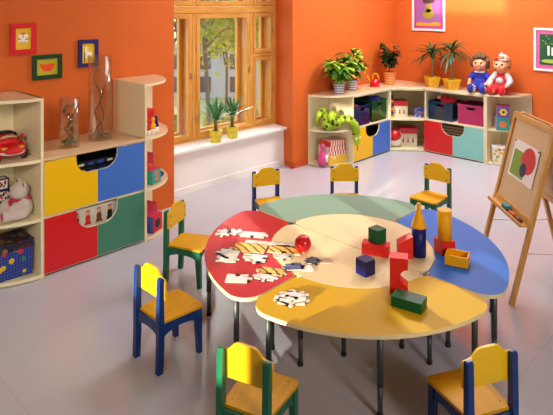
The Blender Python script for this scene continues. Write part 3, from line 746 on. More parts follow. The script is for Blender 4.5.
def palm(lab, x, y, z, seed, h, sp, droop, pot=.075):
    q = random.Random(seed); t = thing('potted_palm', lab, 'plant', (x, y, z), q.uniform(0, .3)-.7, group='palms in square yellow pots')
    p = B(); b0 = p._st()
    vs_ = []
    for (s_, zz) in ((.75, 0), (.98, .118), (1.06, .12), (1.06, .145), (.9, .145), (.86, .12)):
        vs_.append([p.bm.verts.new((sx*pot*s_, sy*pot*s_, zz)) for sx, sy in ((-1, -1), (1, -1), (1, 1), (-1, 1))])
    p.bm.faces.new(vs_[0][::-1]); p.bm.faces.new(vs_[-1])
    for a, c in zip(vs_, vs_[1:]):
        for k in range(4): p.bm.faces.new((a[k], a[(k+1) % 4], c[(k+1) % 4], c[k]))
    p = p.build('pot', PYEL, t)
    fl = B()
    for sx, sy in ((0, -1), (-1, 0)):
        for dx, dz in ((-.02, .05), (.015, .08), (.02, .035)):
            c = Vector((sx*pot*(.80+dz*1.6), sy*pot*(.80+dz*1.6), dz))+Vector((sy*dx, sx*dx, 0)); fl.ball(c, .009, 8)
    fl.build('flower_motif', OR, p)
    B().box(-pot*.84, pot*.84, -pot*.84, pot*.84, .118, .128).build('soil', SOIL, t)
    tr = B(); lf = B()
    P = spline([(0, 0, .12), (.01, -.008, .12+h*.5), (-.005, .01, .12+h)], 6); tr.tube(P, [.013-.005*k/len(P) for k in range(len(P))], 8)
    tr.build('trunk', mat('ringed palm trunk', '#8f8468', .8, var=.3, vscale=60, bump=.4), t)
    for k in range(34):
        a = k*2.4; up = q.uniform(-.2, 1.3); zz = .12+h*q.uniform(.80, 1.0)
        lf.leaf((0, 0, zz), (math.cos(a), math.sin(a), up), sp*q.uniform(.75, 1.15), (.034), droop*q.uniform(.8, 1.3), 6, mi=k % 2, fold=.3)
    keep_inside(lf.build('foliage', [LV[2], mat('palm leaf', '#1f4a24', .5)], t))
palm('palm with bare trunk in square yellow pot, left of the two on the shelf', 7.40, 3.985, .921, 31, .40, .36, 1.0, .085)
palm('taller palm with bare trunk in square yellow pot, nearer the dolls', 7.36, 3.665, .921, 32, .46, .36, 1.0, .09)
def yucca(lab, x, y, seed):
    q = random.Random(seed); t = thing('potted_yucca', lab, 'plant', (x, y, .508), q.uniform(0, 3), group='plants on the window sill'); t.scale = (1.2, 1.2, 1.25)
    b = B(); b.lathe([(0, 0), (.052, 0), (.062, .105), (.064, .11), (.057, .11), (.054, .095), (0, .095)], n=24); b.build('pot', mat('lemon glaze', '#e3d23a', .4, var=.25, vscale=34), t)
    B().lathe([(0, .096), (.053, .096), (0, .1)], n=20).build('soil', SOIL, t)
    B().tube([(0, 0, .095), (.004, 0, .15), (0, .004, .2)], [.018, .017, .016], 8).build('trunk', mat('yucca cane', '#7d5a38', .8, bump=.5), t)
    lf = B()
    for k in range(34):
        a = k*2.4+q.uniform(-.2, .2); lf.leaf((0, 0, .18+.03*q.random()), (math.cos(a), math.sin(a), q.uniform(.4, 2.4)), q.uniform(.17, .27), .026, q.uniform(.1, .6), 5, mi=k % 2, fold=.35)
    lf.build('foliage', [mat('yucca leaf', '#2c6b35', .4), mat('yucca leaf pale', '#4a8d4f', .4)], t)
yucca('spiky yucca in lemon pot on the window sill, left of two', 4.225, 5.03, 41)
yucca('spiky yucca in lemon pot on the window sill, right of two', 4.50, 5.05, 42)
# watering can
t = thing('watering_can', 'small red watering can with yellow handle on the corner shelf', 'watering can', (6.84, 4.59, .921), -TH)
B().lathe([(0, 0), (.068, 0), (.070, .004), (.064, .11), (.058, .11), (.063, .008), (0, .008)], n=24).build('body', P_RED, t)
B().tube(spline([(-.03, 0, .10), (-.02, 0, .175), (.03, 0, .185), (.052, 0, .13), (.055, 0, .10)], 5), .010, 8).build('handle', P_YEL, t)
sp = B(); sp.tube([(-.058, 0, .05), (-.085, 0, .10), (-.10, 0, .135)], [.014, .011, .009], 8); sp.cyl((-.10, 0, .135), (-.115, 0, .15), .01, .026, n=14); sp.build('spout', P_YEL, t)

# ------------------------------------------------------------------ soft toys and dolls
def limb(b, p, q, r0, r1, n=6):
    p, q = Vector(p), Vector(q)
    for k in range(n+1):
        b.ball(p.lerp(q, k/n), r0+(r1-r0)*k/n, 10)
def doll(lab, loc, rz, dress, sleeve, hairm, shoem, hat=None, group=None):
    t = thing('doll', lab, 'doll', loc, rz, group='dolls sitting on the corner shelf'); t.scale = (1.5, 1.5, 1.5)     # faces local -y
    b = B()
    b.ball((0, 0, .07), (.055, .045, .06), 12); b.ball((0, .005, .13), (.046, .036, .05), 12); limb(b, (0, 0, .16), (0, -.004, .2), .022, .02)
    b.ball((0, -.008, .255), (.062, .058, .064), 16); b.ball((-.03, -.045, .24), .022, 8); b.ball((.03, -.045, .24), .022, 8); b.ball((0, -.058, .222), .014, 8)
    b.ball((0, -.067, .248), .009, 8); b.ball((-.061, .0, .25), (.009, .013, .016), 8); b.ball((.061, .0, .25), (.009, .013, .016), 8)
    for s_ in (-1, 1):
        limb(b, (s_*.03, -.01, .045), (s_*.048, -.12, .035), .032, .024); limb(b, (s_*.048, -.12, .035), (s_*.05, -.15, .04), .022, .022)
        limb(b, (s_*.045, 0, .165), (s_*.085, -.025, .115), .02, .017); limb(b, (s_*.085, -.025, .115), (s_*.075, -.085, .085), .016, .014)
        for k in range(4): limb(b, (s_*(.068+.006*k), -.088, .083), (s_*(.066+.007*k), -.112+.003*abs(k-1.5), .077), .0048, .004, 3)
        limb(b, (s_*.066, -.08, .086), (s_*.054, -.096, .088), .005, .0045, 3)
    blob('body', b, SKIN, t, .0045, 2)
    d = B()
    d.ball((0, 0, .075), (.066, .058, .066), 14); d.ball((0, .004, .135), (.054, .044, .056), 14)
    for s_ in (-1, 1):
        limb(d, (s_*.03, -.01, .05), (s_*.043, -.085, .042), .042, .034); limb(d, (s_*.045, 0, .165), (s_*.082, -.022, .12), .027, .024)
    label(blob('clothes', d, dress, t, .0055, 3), 'doll clothes')
    if sleeve:
        sl = B()
        for s_ in (-1, 1): limb(sl, (s_*.048, 0, .165), (s_*.086, -.025, .115), .030, .026); limb(sl, (s_*.086, -.025, .115), (s_*.078, -.07, .09), .025, .022)
        label(blob('sleeves', sl, sleeve, t, .0055, 3), 'pale grey sleeves')
        label(B().ball((0, -.052, .12), (.034, .014, .03), 12).build('bib', sleeve, t), 'pale grey bib')
    else:
        c = B()
        for k in range(18):
            a = 2*PI*k/18; c.ball((.043*math.cos(a), .004+.04*math.sin(a), .18), (.013, .013, .008), 6)
        label(c.build('lace_collar', WHITE, t), 'white lace collar')
        cu = B()
        for s_ in (-1, 1):
            for k in range(10):
                a = 2*PI*k/10; cu.ball((s_*.046+.028*math.cos(a), -.10, .038+.028*math.sin(a)), .008, 6)
        label(cu.build('lace_cuffs', WHITE, t), 'white lace trouser cuffs')
    for s_ in (-1, 1): B().ball((s_*.05, -.15, .045), (.027, .022, .044), 12).build('shoe', shoem, t)
    q = random.Random(len(lab)); h = B()
    for k in range(170):
        v = Vector((q.gauss(0, 1), q.gauss(0, 1), q.gauss(0, 1))).normalized()
        if v.y < -.35 and v.z < .62: continue
        if v.z < -.55: continue
        h.ball(Vector((0, -.004, .262))+Vector((v.x*.066, v.y*.064+.004, v.z*.07))*(1.06 if not hat else 1), q.uniform(.015, .025) if not hat else q.uniform(.013, .020), 6)
    h.build('hair', hairm, t)
    for s_ in (-1, 1): B().ball((s_*.024, -.061, .263), (.009, .005, .010), 8).build('eye', mat('dark doll eye', '#23150e', .2), t)
    B().ball((0, -.064, .226), (.012, .006, .005), 8).build('mouth', mat('doll lip', '#b8372e', .5), t)
    if hat:
        c = B(); c.lathe([(0, .07), (.03, .066), (.055, .045), (.064, .01), (.067, 0), (.06, 0), (.05, .035), (0, .058)], n=20, M=Matrix.Rotation(R(-14), 4, 'X'))
        c.ball((0, -.005, .072), .012, 8)
        co_ = c.build('cap', [hat, P_RED], t); co_.location = (0, .006, .283); label(co_, 'grey and red cap')
        for p in co_.data.polygons:
            if p.center.x < -.008: p.material_index = 1
NAVY = mat('royal blue cloth', '#1f2f9c', .8, bump=.2); DRED = mat('red cloth', '#d01f28', .8, bump=.2); DGREY = mat('pale grey cloth', '#c9c4c4', .8, bump=.2, var=.2, vscale=60)
doll('curly brown haired doll in royal blue dress with white lace collar', (7.44, 3.29, .921), R(-80), NAVY, None, mat('brown doll hair', '#6b4a2d', .8, var=.3, vscale=90), mat('blue shoe', '#24349c', .5))
doll('doll in red dungarees and grey and red cap', (7.45, 3.00, .921), R(-88), DRED, DGREY, mat('ginger doll hair', '#b5763a', .8), mat('red shoe', '#cf1c26', .5), DGREY)

# teddy bear, picture cubes, toy car and present in the tall shelf
FUR = mat('cream plush', '#e4d6c8', .95, bump=1, bscale=220)
t = thing('teddy_bear', 'cream teddy bear with pink ears sitting on the middle shelf at far left', 'teddy bear', (1.765, 4.405, .4645), R(-90)); t.scale = (1, 1, .96)
b = B()
b.ball((0, 0, .085), (.085, .075, .092), 14); b.ball((-.012, -.02, .215), (.078, .072, .07), 16); b.ball((-.06, -.055, .195), (.035, .035, .03), 12)
for s_ in (-1, 1):
    b.ball((-.012+s_*.058, .0, .272), (.028, .016, .028), 10)
    limb(b, (s_*.06, -.02, .05), (-.05+s_*.085, -.13, .045), .042, .036); b.ball((-.055+s_*.09, -.14, .055), (.04, .028, .05), 10)
    limb(b, (s_*.07, -.01, .14), (-.04+s_*.075, -.09, .10), .034, .028)
blob('body', b, FUR, t, .007, 2)
e = B(); e.ball((-.088, -.086, .20), (.014, .010, .010), 8).build('nose', PINK, t)
for x, y in ((-.062, -.078), (-.02, -.09)): B().ball((x, y, .226), .008, 8).build('eye', BLACK, t)
for s_ in (-1, 1): B().ball((-.012+s_*.058, -.013, .272), (.018, .006, .018), 8).build('ear_lining', PINK, t)
for s_ in (-1, 1): B().ball((-.055+s_*.09, -.163, .055), (.024, .008, .03), 8).build('paw_pad', PINK, t)
e = B()
for k in range(16):
    a = 2*PI*k/16; e.ball((-.008+.06*math.cos(a), -.01+.056*math.sin(a), .155), (.02, .02, .012), 6)
e.ball((-.04, -.075, .125), (.018, .014, .04), 8); e.build('scarf', mat('raspberry scarf', '#c8234f', .7), t)

FRAME_B = mat('navy cube frame', '#17204f', .4)
PIC = mat('pictured card', '#e7e4da', .5)
def picture_cube(lab, loc, s, rz):
    t = thing('picture_cube', lab, 'cube', loc, rz, group='navy framed picture cubes')
    b = B(); w_ = s*.11; h = s/2
    B().box(-h+w_*.4, h-w_*.4, -h+w_*.4, h-w_*.4, w_*.4, s-w_*.4).build('picture_faces', PIC, t)
    for x in (-1, 1):
        for y in (-1, 1):
            b.box(x*h-(x > 0)*w_, x*h+(x < 0)*w_, y*h-(y > 0)*w_, y*h+(y < 0)*w_, 0, s)
            b.box(x*h-(x > 0)*w_, x*h+(x < 0)*w_, -h+w_, h-w_, 0 if y < 0 else s-w_, w_ if y < 0 else s)
            b.box(-h+w_, h-w_, x*h-(x > 0)*w_, x*h+(x < 0)*w_, 0 if y < 0 else s-w_, w_ if y < 0 else s)
    b.build('frame', FRAME_B, t)
    q = random.Random(int(loc[0]*1000+loc[2]*77)); mm = [mat('red print', '#cf2420', .6), BLACK, mat('brown print', '#7b4a2a', .6)]
    for k in range(7):
        M_ = q.choice(mm); x, z = q.uniform(-.27, .27)*s, q.uniform(.25, .75)*s
        B().ball((x, -h+w_*.4, z), (s*.09, .0015, s*.12), 10).build('figure_print', M_, t)
        B().ball((-h+w_*.4, x, z), (.0015, s*.09, s*.12), 10).build('figure_print', M_, t)
for lab, x, k in (('navy framed picture cube, topmost of the pile behind the teddy bear', 1.692, 2), ('navy framed picture cube second from the top, directly under the topmost one', 1.692, 1), ('navy framed picture cube beside the teddy bear head, right one of the middle row', 1.786, 1),
                  ('navy framed picture cube at the bottom of the pile, left one', 1.692, 0), ('navy framed picture cube at the bottom of the pile, behind the teddy bear back', 1.786, 0)):
    picture_cube(lab, (x, 4.64, .4645+k*.0905), .09, 0)

CARR = mat('red toy car body', '#d3121c', .35, coat=.3)
t = thing('toy_car', 'red toy sports car on the top shelf at far left', 'toy car', (1.70, 4.545, .9185), R(-97)); t.scale = (1.1, 1.15, 1.4)     # drives towards local +x
b = B()
for k in range(13):
    x = -.19+.38*k/12; w_ = .082-.02*abs(x/.19)**3; hh = .040-.012*(x/.19)**2-(.006 if x > 0 else 0)
    b.ball((x, 0, .062), (.035, w_, hh), 12)
for k in range(7):
    x = -.11+.17*k/6; b.ball((x, 0, .095), (.04, .066, .042-.02*abs((x+.03)/.1)**2), 12)
for s_ in (-1, 1):
    for x in (-.115, .115): b.ball((x, s_*.07, .055), (.052, .022, .045), 12)
blob('body', b, CARR, t, .006, 4)
wh = B()
for s_ in (-1, 1):
    for x in (-.115, .115):
        w_ = B().cyl((x, s_*.066, .036), (x, s_*.096, .036), .036, n=20).build('wheel', BLACK, t); B().cyl((x, s_*.092, .036), (x, s_*.099, .036), .019, n=14).build('hubcap', mat('gold hubcap', '#a9792d', .4, metal=.4), w_)
ws = B(); ws.ball((.055, 0, .098), (.03, .06, .032), 14, M=Matrix.Rotation(R(-35), 4, 'Y')); label(ws.build('windscreen', mat('beige windscreen', '#cbb495', .4), t), 'pale beige windscreen')
for s_ in (-1, 1): B().ball((-.03, s_*.058, .108), (.055, .012, .022), 12).build('side_window', BLACK, t)
B().ball((-.03, 0, .133), (.06, .05, .008), 12).build('roof', BLACK, t)
for s_ in (-1, 1):
    B().ball((.172, s_*.05, .075), (.016, .022, .009), 10).build('headlight', mat('amber lamp', '#e3a52f', .3), t); B().ball((.05, s_*.088, .112), (.012, .014, .016), 8).build('wing_mirror', CARR, t)
gr_ = B().ball((.188, 0, .072), (.01, .026, .010), 10).build('grille', BLACK, t)
B().tube(spline([(.14, -.082, .05), (.19, -.05, .048), (.205, 0, .047), (.19, .05, .048), (.14, .082, .05)], 4), .007, 8).build('bumper', mat('chrome white', '#e6ddd8', .3), t)

def dots_mat(name, base, cols, scale, thr=.34, rough=.5, grid=None):
    """patterned wrapping: scattered blobs in several colours"""
    m = mat(name, base, rough); nt = m.node_tree; b = nt.nodes['Principled BSDF']
    tc = nt.nodes.new('ShaderNodeTexCoord'); v = nt.nodes.new('ShaderNodeTexVoronoi'); v.inputs['Scale'].default_value = scale; v.inputs['Randomness'].default_value = .75
    nt.links.new(tc.outputs['Object'], v.inputs['Vector'])
    r = nt.nodes.new('ShaderNodeValToRGB'); r.color_ramp.interpolation = 'CONSTANT'
    el = r.color_ramp.elements; el[0].position = 0; el[0].color = lin(cols[0]); el[1].position = 1/len(cols); el[1].color = lin(cols[1 % len(cols)])
    for k in range(2, len(cols)): x = el.new(k/len(cols)); x.color = lin(cols[k])
    sp_ = nt.nodes.new('ShaderNodeSeparateColor'); nt.links.new(v.outputs['Color'], sp_.inputs[0]); nt.links.new(sp_.outputs[0], r.inputs['Fac'])
    lt = nt.nodes.new('ShaderNodeMath'); lt.operation = 'LESS_THAN'; lt.inputs[1].default_value = thr; nt.links.new(v.outputs['Distance'], lt.inputs[0])
    mx = nt.nodes.new('ShaderNodeMixRGB'); mx.inputs[1].default_value = lin(base); nt.links.new(lt.outputs[0], mx.inputs[0]); nt.links.new(r.outputs['Color'], mx.inputs[2])
    if grid:
        ck = nt.nodes.new('ShaderNodeTexVoronoi'); ck.inputs['Scale'].default_value = grid[1]; ck.inputs['Randomness'].default_value = 0
        nt.links.new(tc.outputs['Object'], ck.inputs['Vector'])
        l2 = nt.nodes.new('ShaderNodeMath'); l2.operation = 'LESS_THAN'; l2.inputs[1].default_value = .35; nt.links.new(ck.outputs['Distance'], l2.inputs[0])
        m0 = nt.nodes.new('ShaderNodeMixRGB'); m0.inputs[1].default_value = lin(base); m0.inputs[2].default_value = lin(grid[0]); nt.links.new(l2.outputs[0], m0.inputs[0]); nt.links.new(m0.outputs[0], mx.inputs[1])
    nt.links.new(mx.outputs[0], b.inputs['Base Color'])
    return m
def stripe_mat(name, c1, c2, scale, axis='X', rough=.5, dist=0):
    m = mat(name, c1, rough); nt = m.node_tree; b = nt.nodes['Principled BSDF']
    tc = nt.nodes.new('ShaderNodeTexCoord'); w_ = nt.nodes.new('ShaderNodeTexWave'); w_.bands_direction = axis; w_.inputs['Scale'].default_value = scale; w_.inputs['Distortion'].default_value = dist
    nt.links.new(tc.outputs['Object'], w_.inputs['Vector'])
    r = nt.nodes.new('ShaderNodeValToRGB'); r.color_ramp.interpolation = 'CONSTANT'; r.color_ramp.elements[0].color = lin(c1); r.color_ramp.elements[1].position = .5 if scale < 7 or axis == 'X' else .8; r.color_ramp.elements[1].color = lin(c2)
    nt.links.new(w_.outputs['Fac'], r.inputs['Fac']); nt.links.new(r.outputs['Color'], b.inputs['Base Color'])
    return m
GIFT = dots_mat('blue wrapping with bright figures', '#1d2f86', ['#e9c21d', '#d5262b', '#f0ede4', '#2a8a3a', '#e9c21d'], 17, .4, grid=('#4a68c0', 46))
def lidded(name, lab, cat, loc, rz, w, d, h, bm_, lm, lid=.3, group=None, prints=None):
    t = thing(name, lab, cat, loc, rz, group)
    B().box(-w/2, w/2, -d/2, d/2, 0, h*(1-lid)+.002, bev=.003).build('box_body', bm_, t)
    B().box(-w/2-.006, w/2+.006, -d/2-.006, d/2+.006, h*(1-lid), h, bev=.005).build('lid', lm, t)
    if prints:
        q = random.Random(int(w*9999))
        for k in range(3):
            x = -w*.30+k*w*.28; mm = mat(prints[k % len(prints)], '#a0522d', .6)
            B().ball((x, -d/2-.0005, h*(1-lid)*.42), (w*.055, .0015, h*.10), 8).ball((x, -d/2-.0005, h*(1-lid)*.62), (w*.035, .0015, h*.05), 8).build('figure_print', mm, t)
    return t
mat('brown figure print', '#7b3f22', .6); mat('red figure print', '#c62420', .6); mat('gold figure print', '#d09a2a', .6)
lidded('gift_box', 'blue patterned gift box with lid on the lowest shelf at far left', 'box', (1.67, 4.49, .0325), R(-3), .32, .25, .275, GIFT, dots_mat('dark navy gold lid', '#14142c', ['#8a6a2a', '#5a1c22', '#23233f'], 19, .42), .24)

# drawer contents
def game_box(lab, loc, w, d, h, m, trim, group, cat='box'):
    t = thing('game_box', lab, cat, loc, 0, group)
    B().box(-w/2, w/2, -d/2, d/2, 0, h, bev=.003).build('box_body', m, t)
    q = random.Random(int(h*1e5+w*1e3+loc[2]*100))
    for k in range(5): B().box(-w*.4+k*w*.17, -w*.4+k*w*.17+w*.1, -d/2-.001, -d/2, h*.25, h*q.uniform(.55, .8)).build('cover_print', trim[k % len(trim)], t)
NB = mat('dark navy box card', '#11162c', .4); CB = mat('cobalt print', '#2c5fc0', .5)
game_box('dark navy game box lying in the upper drawer, lower of two', (2.325, 4.50, .70), .56, .30, .05, NB, [CB, YP, CB], 'game boxes in the upper drawer')
game_box('dark navy game box lying in the upper drawer, upper of two', (2.325, 4.52, .752), .52, .28, .045, NB, [CB, WH, CB], 'game boxes in the upper drawer')
tb = thing('toy_crate', 'plain dark crate inside the upper drawer holding up the game boxes', 'crate', (2.325, 4.52, .488))
B().box(-.29, .29, -.17, .17, 0, .21, bev=.004).build('crate_body', NB, tb)
t = thing('doll_box', 'white box printed with little dolls inside the red and green drawer', 'box', (2.325, 4.47, .044))
B().box(-.30, .30, -.12, .12, 0, .375, bev=.003).build('box_body', mat('off white card', '#d8d2c2', .6), t)
for k in range(4):
    x = -.15+k*.1; m_ = [mat('black print', '#1c1816', .6), mat('red print', '#cf2420', .6), mat('brown figure print', '#7b3f22', .6), mat('black print', '#1c1816', .6)][k]
    g = B(); g.ball((x, -.1205, .285), (.024, .002, .036), 10); g.prism([(x-.032, .235), (x+.032, .235), (x+.012, .285), (x-.012, .285)], .12, .122, M=FR); g.build('doll_print', m_, t)
    B().ball((x, -.1205, .328), (.018, .003, .02), 10).build('face_print', SKIN, t)
    label(B().ball((x, -.119, .338), (.021, .003, .018), 10).build('hair_print', mat('brown figure print', '#7b3f22', .6), t), 'printed doll hair')
t = thing('toy_crate', 'brown crate filling the blue and yellow drawer under the toy bins', 'crate', (6.5, 4.56, .044)); B().box(-.34, .34, -.13, .13, 0, .22, bev=.004).build('crate_body', GREY_IN, t)
bk = [mat('brown book cover', '#4a2c1e', .5), mat('dark red book cover', '#5e1d18', .5), mat('tan book cover', '#7a5236', .5)]
for k in range(5):
    t = thing('book', ['brown book lying at the bottom of the pile in the red drawer', 'dark red book second from bottom in the red drawer', 'tan book in the middle of the pile in the red drawer', 'dark brown book second from top in the red drawer', 'dark red book topmost of the pile in the red drawer'][k], 'book', (7.52, 3.60+.01*(k % 2), .20+k*.040 if 0 else .205+k*.040), -PI/2, 'books lying in the red and aqua drawer')
    B().box(-.26, .26, -.15, .13, 0, .006).box(-.26, .26, -.15, .13, .032, .038).box(-.26, .26, .124, .13, .006, .032).build('cover', bk[k % 3], t)
    B().box(-.25, .25, -.142, .122, .006, .032).build('pages', mat('old paper', '#b09a72', .8), t)
t = thing('toy_crate', 'brown crate under the books in the red and aqua drawer', 'crate', (7.52, 3.6, .044), -PI/2); B().box(-.32, .32, -.15, .13, 0, .16, bev=.004).build('crate_body', GREY_IN, t)

# foam letter cubes
FP = mat('purple foam', '#6a4fa3', .7); FT = mat('teal foam', '#2f9c93', .7); FRD = mat('crimson foam', '#c9243f', .7); FO = mat('orange foam', '#e5713a', .7); FBL = mat('blue foam', '#3a4fb0', .7); FLM = mat('lilac foam', '#b98fc6', .7); FYL = mat('yellow foam sheet', '#e8d030', .7)
def foam_cube(lab, loc, s, rz, faces, group, tall=1):
    """six foam tiles with toothed edges; faces: (-y tile, -y inset, +x tile, +x inset, top tile, glyph -y, glyph +x)"""
    t = thing('foam_cube', lab, 'cube', loc, rz, group); h = s/2; z = s*tall
    B().box(-h+.004, h-.004, -h+.004, h-.004, .002, z-.002).build('core', faces[4], t)
    def tile(m, M, w, hh):
        P = []; n = 5; d = s*.045
        def edge(p, q, nrm):
            for k in range(n*2):
                a = Vector(p).lerp(Vector(q), k/(n*2)); c = Vector(p).lerp(Vector(q), (k+1)/(n*2)); o_ = Vector(nrm)*(-d if k % 2 else 0)
                P.extend([tuple(a+o_), tuple(c+o_)])
        edge((-w/2, 0), (w/2, 0), (0, -1)); edge((w/2, 0), (w/2, hh), (1, 0)); edge((w/2, hh), (-w/2, hh), (0, 1)); edge((-w/2, hh), (-w/2, 0), (-1, 0))
        Q = []
        for p in P:
            if not Q or (Vector(p)-Vector(Q[-1])).length > 1e-5: Q.append(p)
        return B().prism(Q, 0, .006, M=M).build('foam_tile', m, t)
    MF = Matrix(((1, 0, 0, 0), (0, 0, -1, -h+.004), (0, 1, 0, 0), (0, 0, 0, 1)))
    MR = Matrix(((0, 0, 1, h-.004), (1, 0, 0, 0), (0, 1, 0, 0), (0, 0, 0, 1)))
    ML = Matrix(((0, 0, -1, -h+.004), (-1, 0, 0, 0), (0, 1, 0, 0), (0, 0, 0, 1)))
    MT = Matrix(((1, 0, 0, 0), (0, 1, 0, -h), (0, 0, 1, z-.004), (0, 0, 0, 1)))
    for M, m, ins, gl in ((MF, faces[0], faces[1], faces[5]), (MR, faces[2], faces[3], faces[6]), (MT, faces[4], None, None), (ML, faces[2], None, None)):
        tl = tile(m, M, s, s if M is MT else z)
        if gl == 'flower':
            b = B()
            for k in range(6): b.prism(ell(.2*s*math.cos(k*PI/3), .5*z+.2*s*math.sin(k*PI/3), .12*s, n=14), .006, .0085, M=M)
            b.build('flower_inset', ins, tl); B().prism(ell(0, .5*z, .11*s, n=16), .0085, .010, M=M).build('flower_eye', BLACK, tl)
        elif gl == 'dot':
            B().prism(ell(0, .5*z, .27*s, n=20), .006, .0085, M=M).build('round_inset', ins, tl)
        elif gl:
            c = bpy.data.curves.new('letter', 'FONT'); c.body = gl; c.size = s*.85; c.align_x = 'CENTER'; c.align_y = 'CENTER'; c.extrude = .0015; c.offset = .004
            c.materials.append(ins); tmp = bpy.data.objects.new('letter_inset', c); C.objects.link(tmp); dg = bpy.context.evaluated_depsgraph_get(); dg.update()
            me = bpy.data.meshes.new_from_object(tmp.evaluated_get(dg)); bpy.data.objects.remove(tmp)
            lo = bpy.data.objects.new('letter_inset', me); C.objects.link(lo); lo.parent = tl
            lo.matrix_local = M @ Matrix.Translation((0, z*.5, .0065))
G1 = 'foam cubes on the narrow corner shelf'; G2 = 'foam cubes on the low shelf behind the easel'
foam_cube('foam cube with letter on teal and orange sides, middle board of narrow shelf', (2.93, 4.42, .4635), .13, R(20), (FT, FO, FT, FO, FRD, 'E', 'E'), G1)
foam_cube('tall crimson foam block standing behind the teal letter cube', (2.985, 4.58, .4635), .10, R(10), (FRD, FO, FLM, FRD, FRD, 'dot', 'dot'), G1, 2.3)
foam_cube('crimson and blue foam cube with pale letter on the lowest board', (2.93, 4.42, .0275), .15, R(24), (FRD, BLACK, FBL, FYL, FRD, 'dot', 'G'), G1)
foam_cube('dark red foam cube at the back of the lowest board', (3.01, 4.62, .0275), .15, R(15), (FRD, FBL, FBL, FO, FRD, 'dot', 'dot'), G1, 1.15)
t = thing('toy_brick', 'small navy toy brick lying right of the teal letter cube', 'brick', (3.10, 4.52, .4635), R(35)); b = B().box(-.05, .05, -.025, .025, 0, .03, bev=.003)
b.build('brick_body', P_BLU, t); b = B()
for x in (-.035, -.012, .012, .035): b.cyl((x, 0, .03), (x, 0, .04), .008, n=10)
b.build('studs', P_BLU, t)
for (x, y, m, lab) in ((2.865, 4.36, P_RED, 'red skittle on the narrow shelf, leftmost of three'), (2.935, 4.385, P_YEL, 'yellow skittle between the red and navy ones'), (2.995, 4.43, P_BLU, 'navy skittle on the narrow shelf, right of the yellow one')):
    t = thing('skittle', lab, 'skittle', (x, y, .9175), 0, 'skittles on the narrow shelf'); hs = .145
    B().lathe([(0, 0), (.024, 0), (.026, .03), (.024, .05), (0, .05)], n=16).build('base', WHITE, t)
    B().lathe([(.0, .05), (.0255, .05), (.027, .065), (.02, .09), (.012, .105), (.016, .12), (.019, .132), (.013, .148), (0, .152)], n=16).build('body', m, t)
lidded('toy_box', 'plain red box behind the skittles on the narrow shelf', 'box', (3.0, 4.62, .9175), R(8), .13, .11, .19, P_RED, F_RED, .25)

# back shelves
foam_cube('foam cube with yellow flower on purple, on top of the teal one', (7.40, 2.96, .6245), .155, R(-66), (FP, FYL, FLM, FRD, FRD, 'flower', 'dot'), G2)
foam_cube('teal foam cube with orange dot, beneath the purple flower cube', (7.39, 2.97, .4635), .16, R(-60), (FT, FO, FLM, FP, FT, 'dot', 'dot'), G2)
lidded('toy_box', 'white box with yellow and orange flowers, low behind the easel', 'box', (7.42, 2.99, .0275), R(-58), .24, .18, .215, dots_mat('white flowered card', '#ece8de', ['#e9b81d', '#e0651f', '#e9c21d', '#88a832'], 19, .38), dots_mat('white flowered lid', '#efece4', ['#e9b81d', '#e0651f'], 22, .2), .12)
SN = dots_mat('lime plush with dark zigzag', '#88a31a', ['#26360f', '#a8c61c', '#26360f', '#c3da3a'], 17, .36, rough=.9)
t = thing('toy_snake', 'lime green plush snake coiled on the low shelf with its head hanging down', 'soft toy')
P = [(5.63, 4.70, .525), (5.625, 4.67, .61), (5.66, 4.65, .69), (5.74, 4.65, .715), (5.79, 4.66, .64), (5.74, 4.62, .56), (5.70, 4.57, .525), (5.77, 4.535, .525), (5.86, 4.53, .555), (5.875, 4.56, .635), (5.81, 4.55, .665), (5.765, 4.515, .61), (5.82, 4.475, .56), (5.90, 4.475, .595), (5.965, 4.43, .60), (5.998, 4.37, .56), (6.008, 4.33, .50), (6.01, 4.325, .41)]
P = spline(P, 7); n = len(P)
b = B(); b.tube(P, [.054*min(1, .35+2.6*k/n) for k in range(n)], 12); b.build('body', SN, t)
b = B(); b.ball((6.012, 4.318, .36), (.055, .045, .07), 14); b.ball((6.017, 4.312, .315), (.044, .038, .05), 12); blob('head', b, mat('lime plush', '#a8c61c', .9), t, .008, 4)
for dx in (-.042, .034):
    ey = B().ball((6.01+dx, 4.283, .365), .015, 10).build('eye', WHITE, t); B().ball((6.01+dx, 4.27, .365), .008, 8).build('pupil', BLACK, ey)
B().box(6.007, 6.027, 4.305, 4.309, .20, .29).build('tongue', P_RED, t)
STR = stripe_mat('red and white striped card', '#c2452f', '#ead9cc', 7, 'X')
for k, (z, w_, lab) in enumerate(((.195, .30, 'red and white striped box, lower of two on the yellow one'), (.265, .28, 'red and white striped box, upper of two below the snake'))):
    t = thing('striped_box', lab, 'box', (5.86, 4.60, z), R(-12+6*k), 'striped boxes on the low shelf')
    B().box(-w_/2, w_/2, -.10, .10, 0, .05, bev=.003).build('box_body', STR, t); B().box(-w_/2-.004, w_/2+.004, -.104, .104, .046, .066, bev=.003).build('lid', STR, t)
lidded('toy_box', 'yellow patterned box under the striped boxes on the low shelf', 'box', (5.87, 4.60, .0275), R(-12), .31, .21, .165, dots_mat('yellow patterned card', '#e8bb2a', ['#f3e9c8', '#d9822a', '#f0d668'], 20, .36), STR, .3)
t = thing('toy_skittle', 'pink skittle shaped toy with white face beside the striped boxes', 'toy', (5.66, 4.60, .0275), R(20))
B().lathe([(0, 0), (.045, 0), (.066, .04), (.07, .085), (.052, .14), (.026, .18), (.022, .20), (.034, .235), (.03, .262), (.016, .275), (0, .278)], n=20).build('body', PINK, t)
label(B().ball((0, -.05, .085), (.04, .028, .055), 12).build('face', WHITE, t), 'white face patch')
f_ = B(); f_.ball((-.014, -.077, .10), .006, 6).ball((.016, -.077, .10), .006, 6).ball((0, -.08, .07), (.012, .004, .005), 6); f_.build('features', BLACK, t)
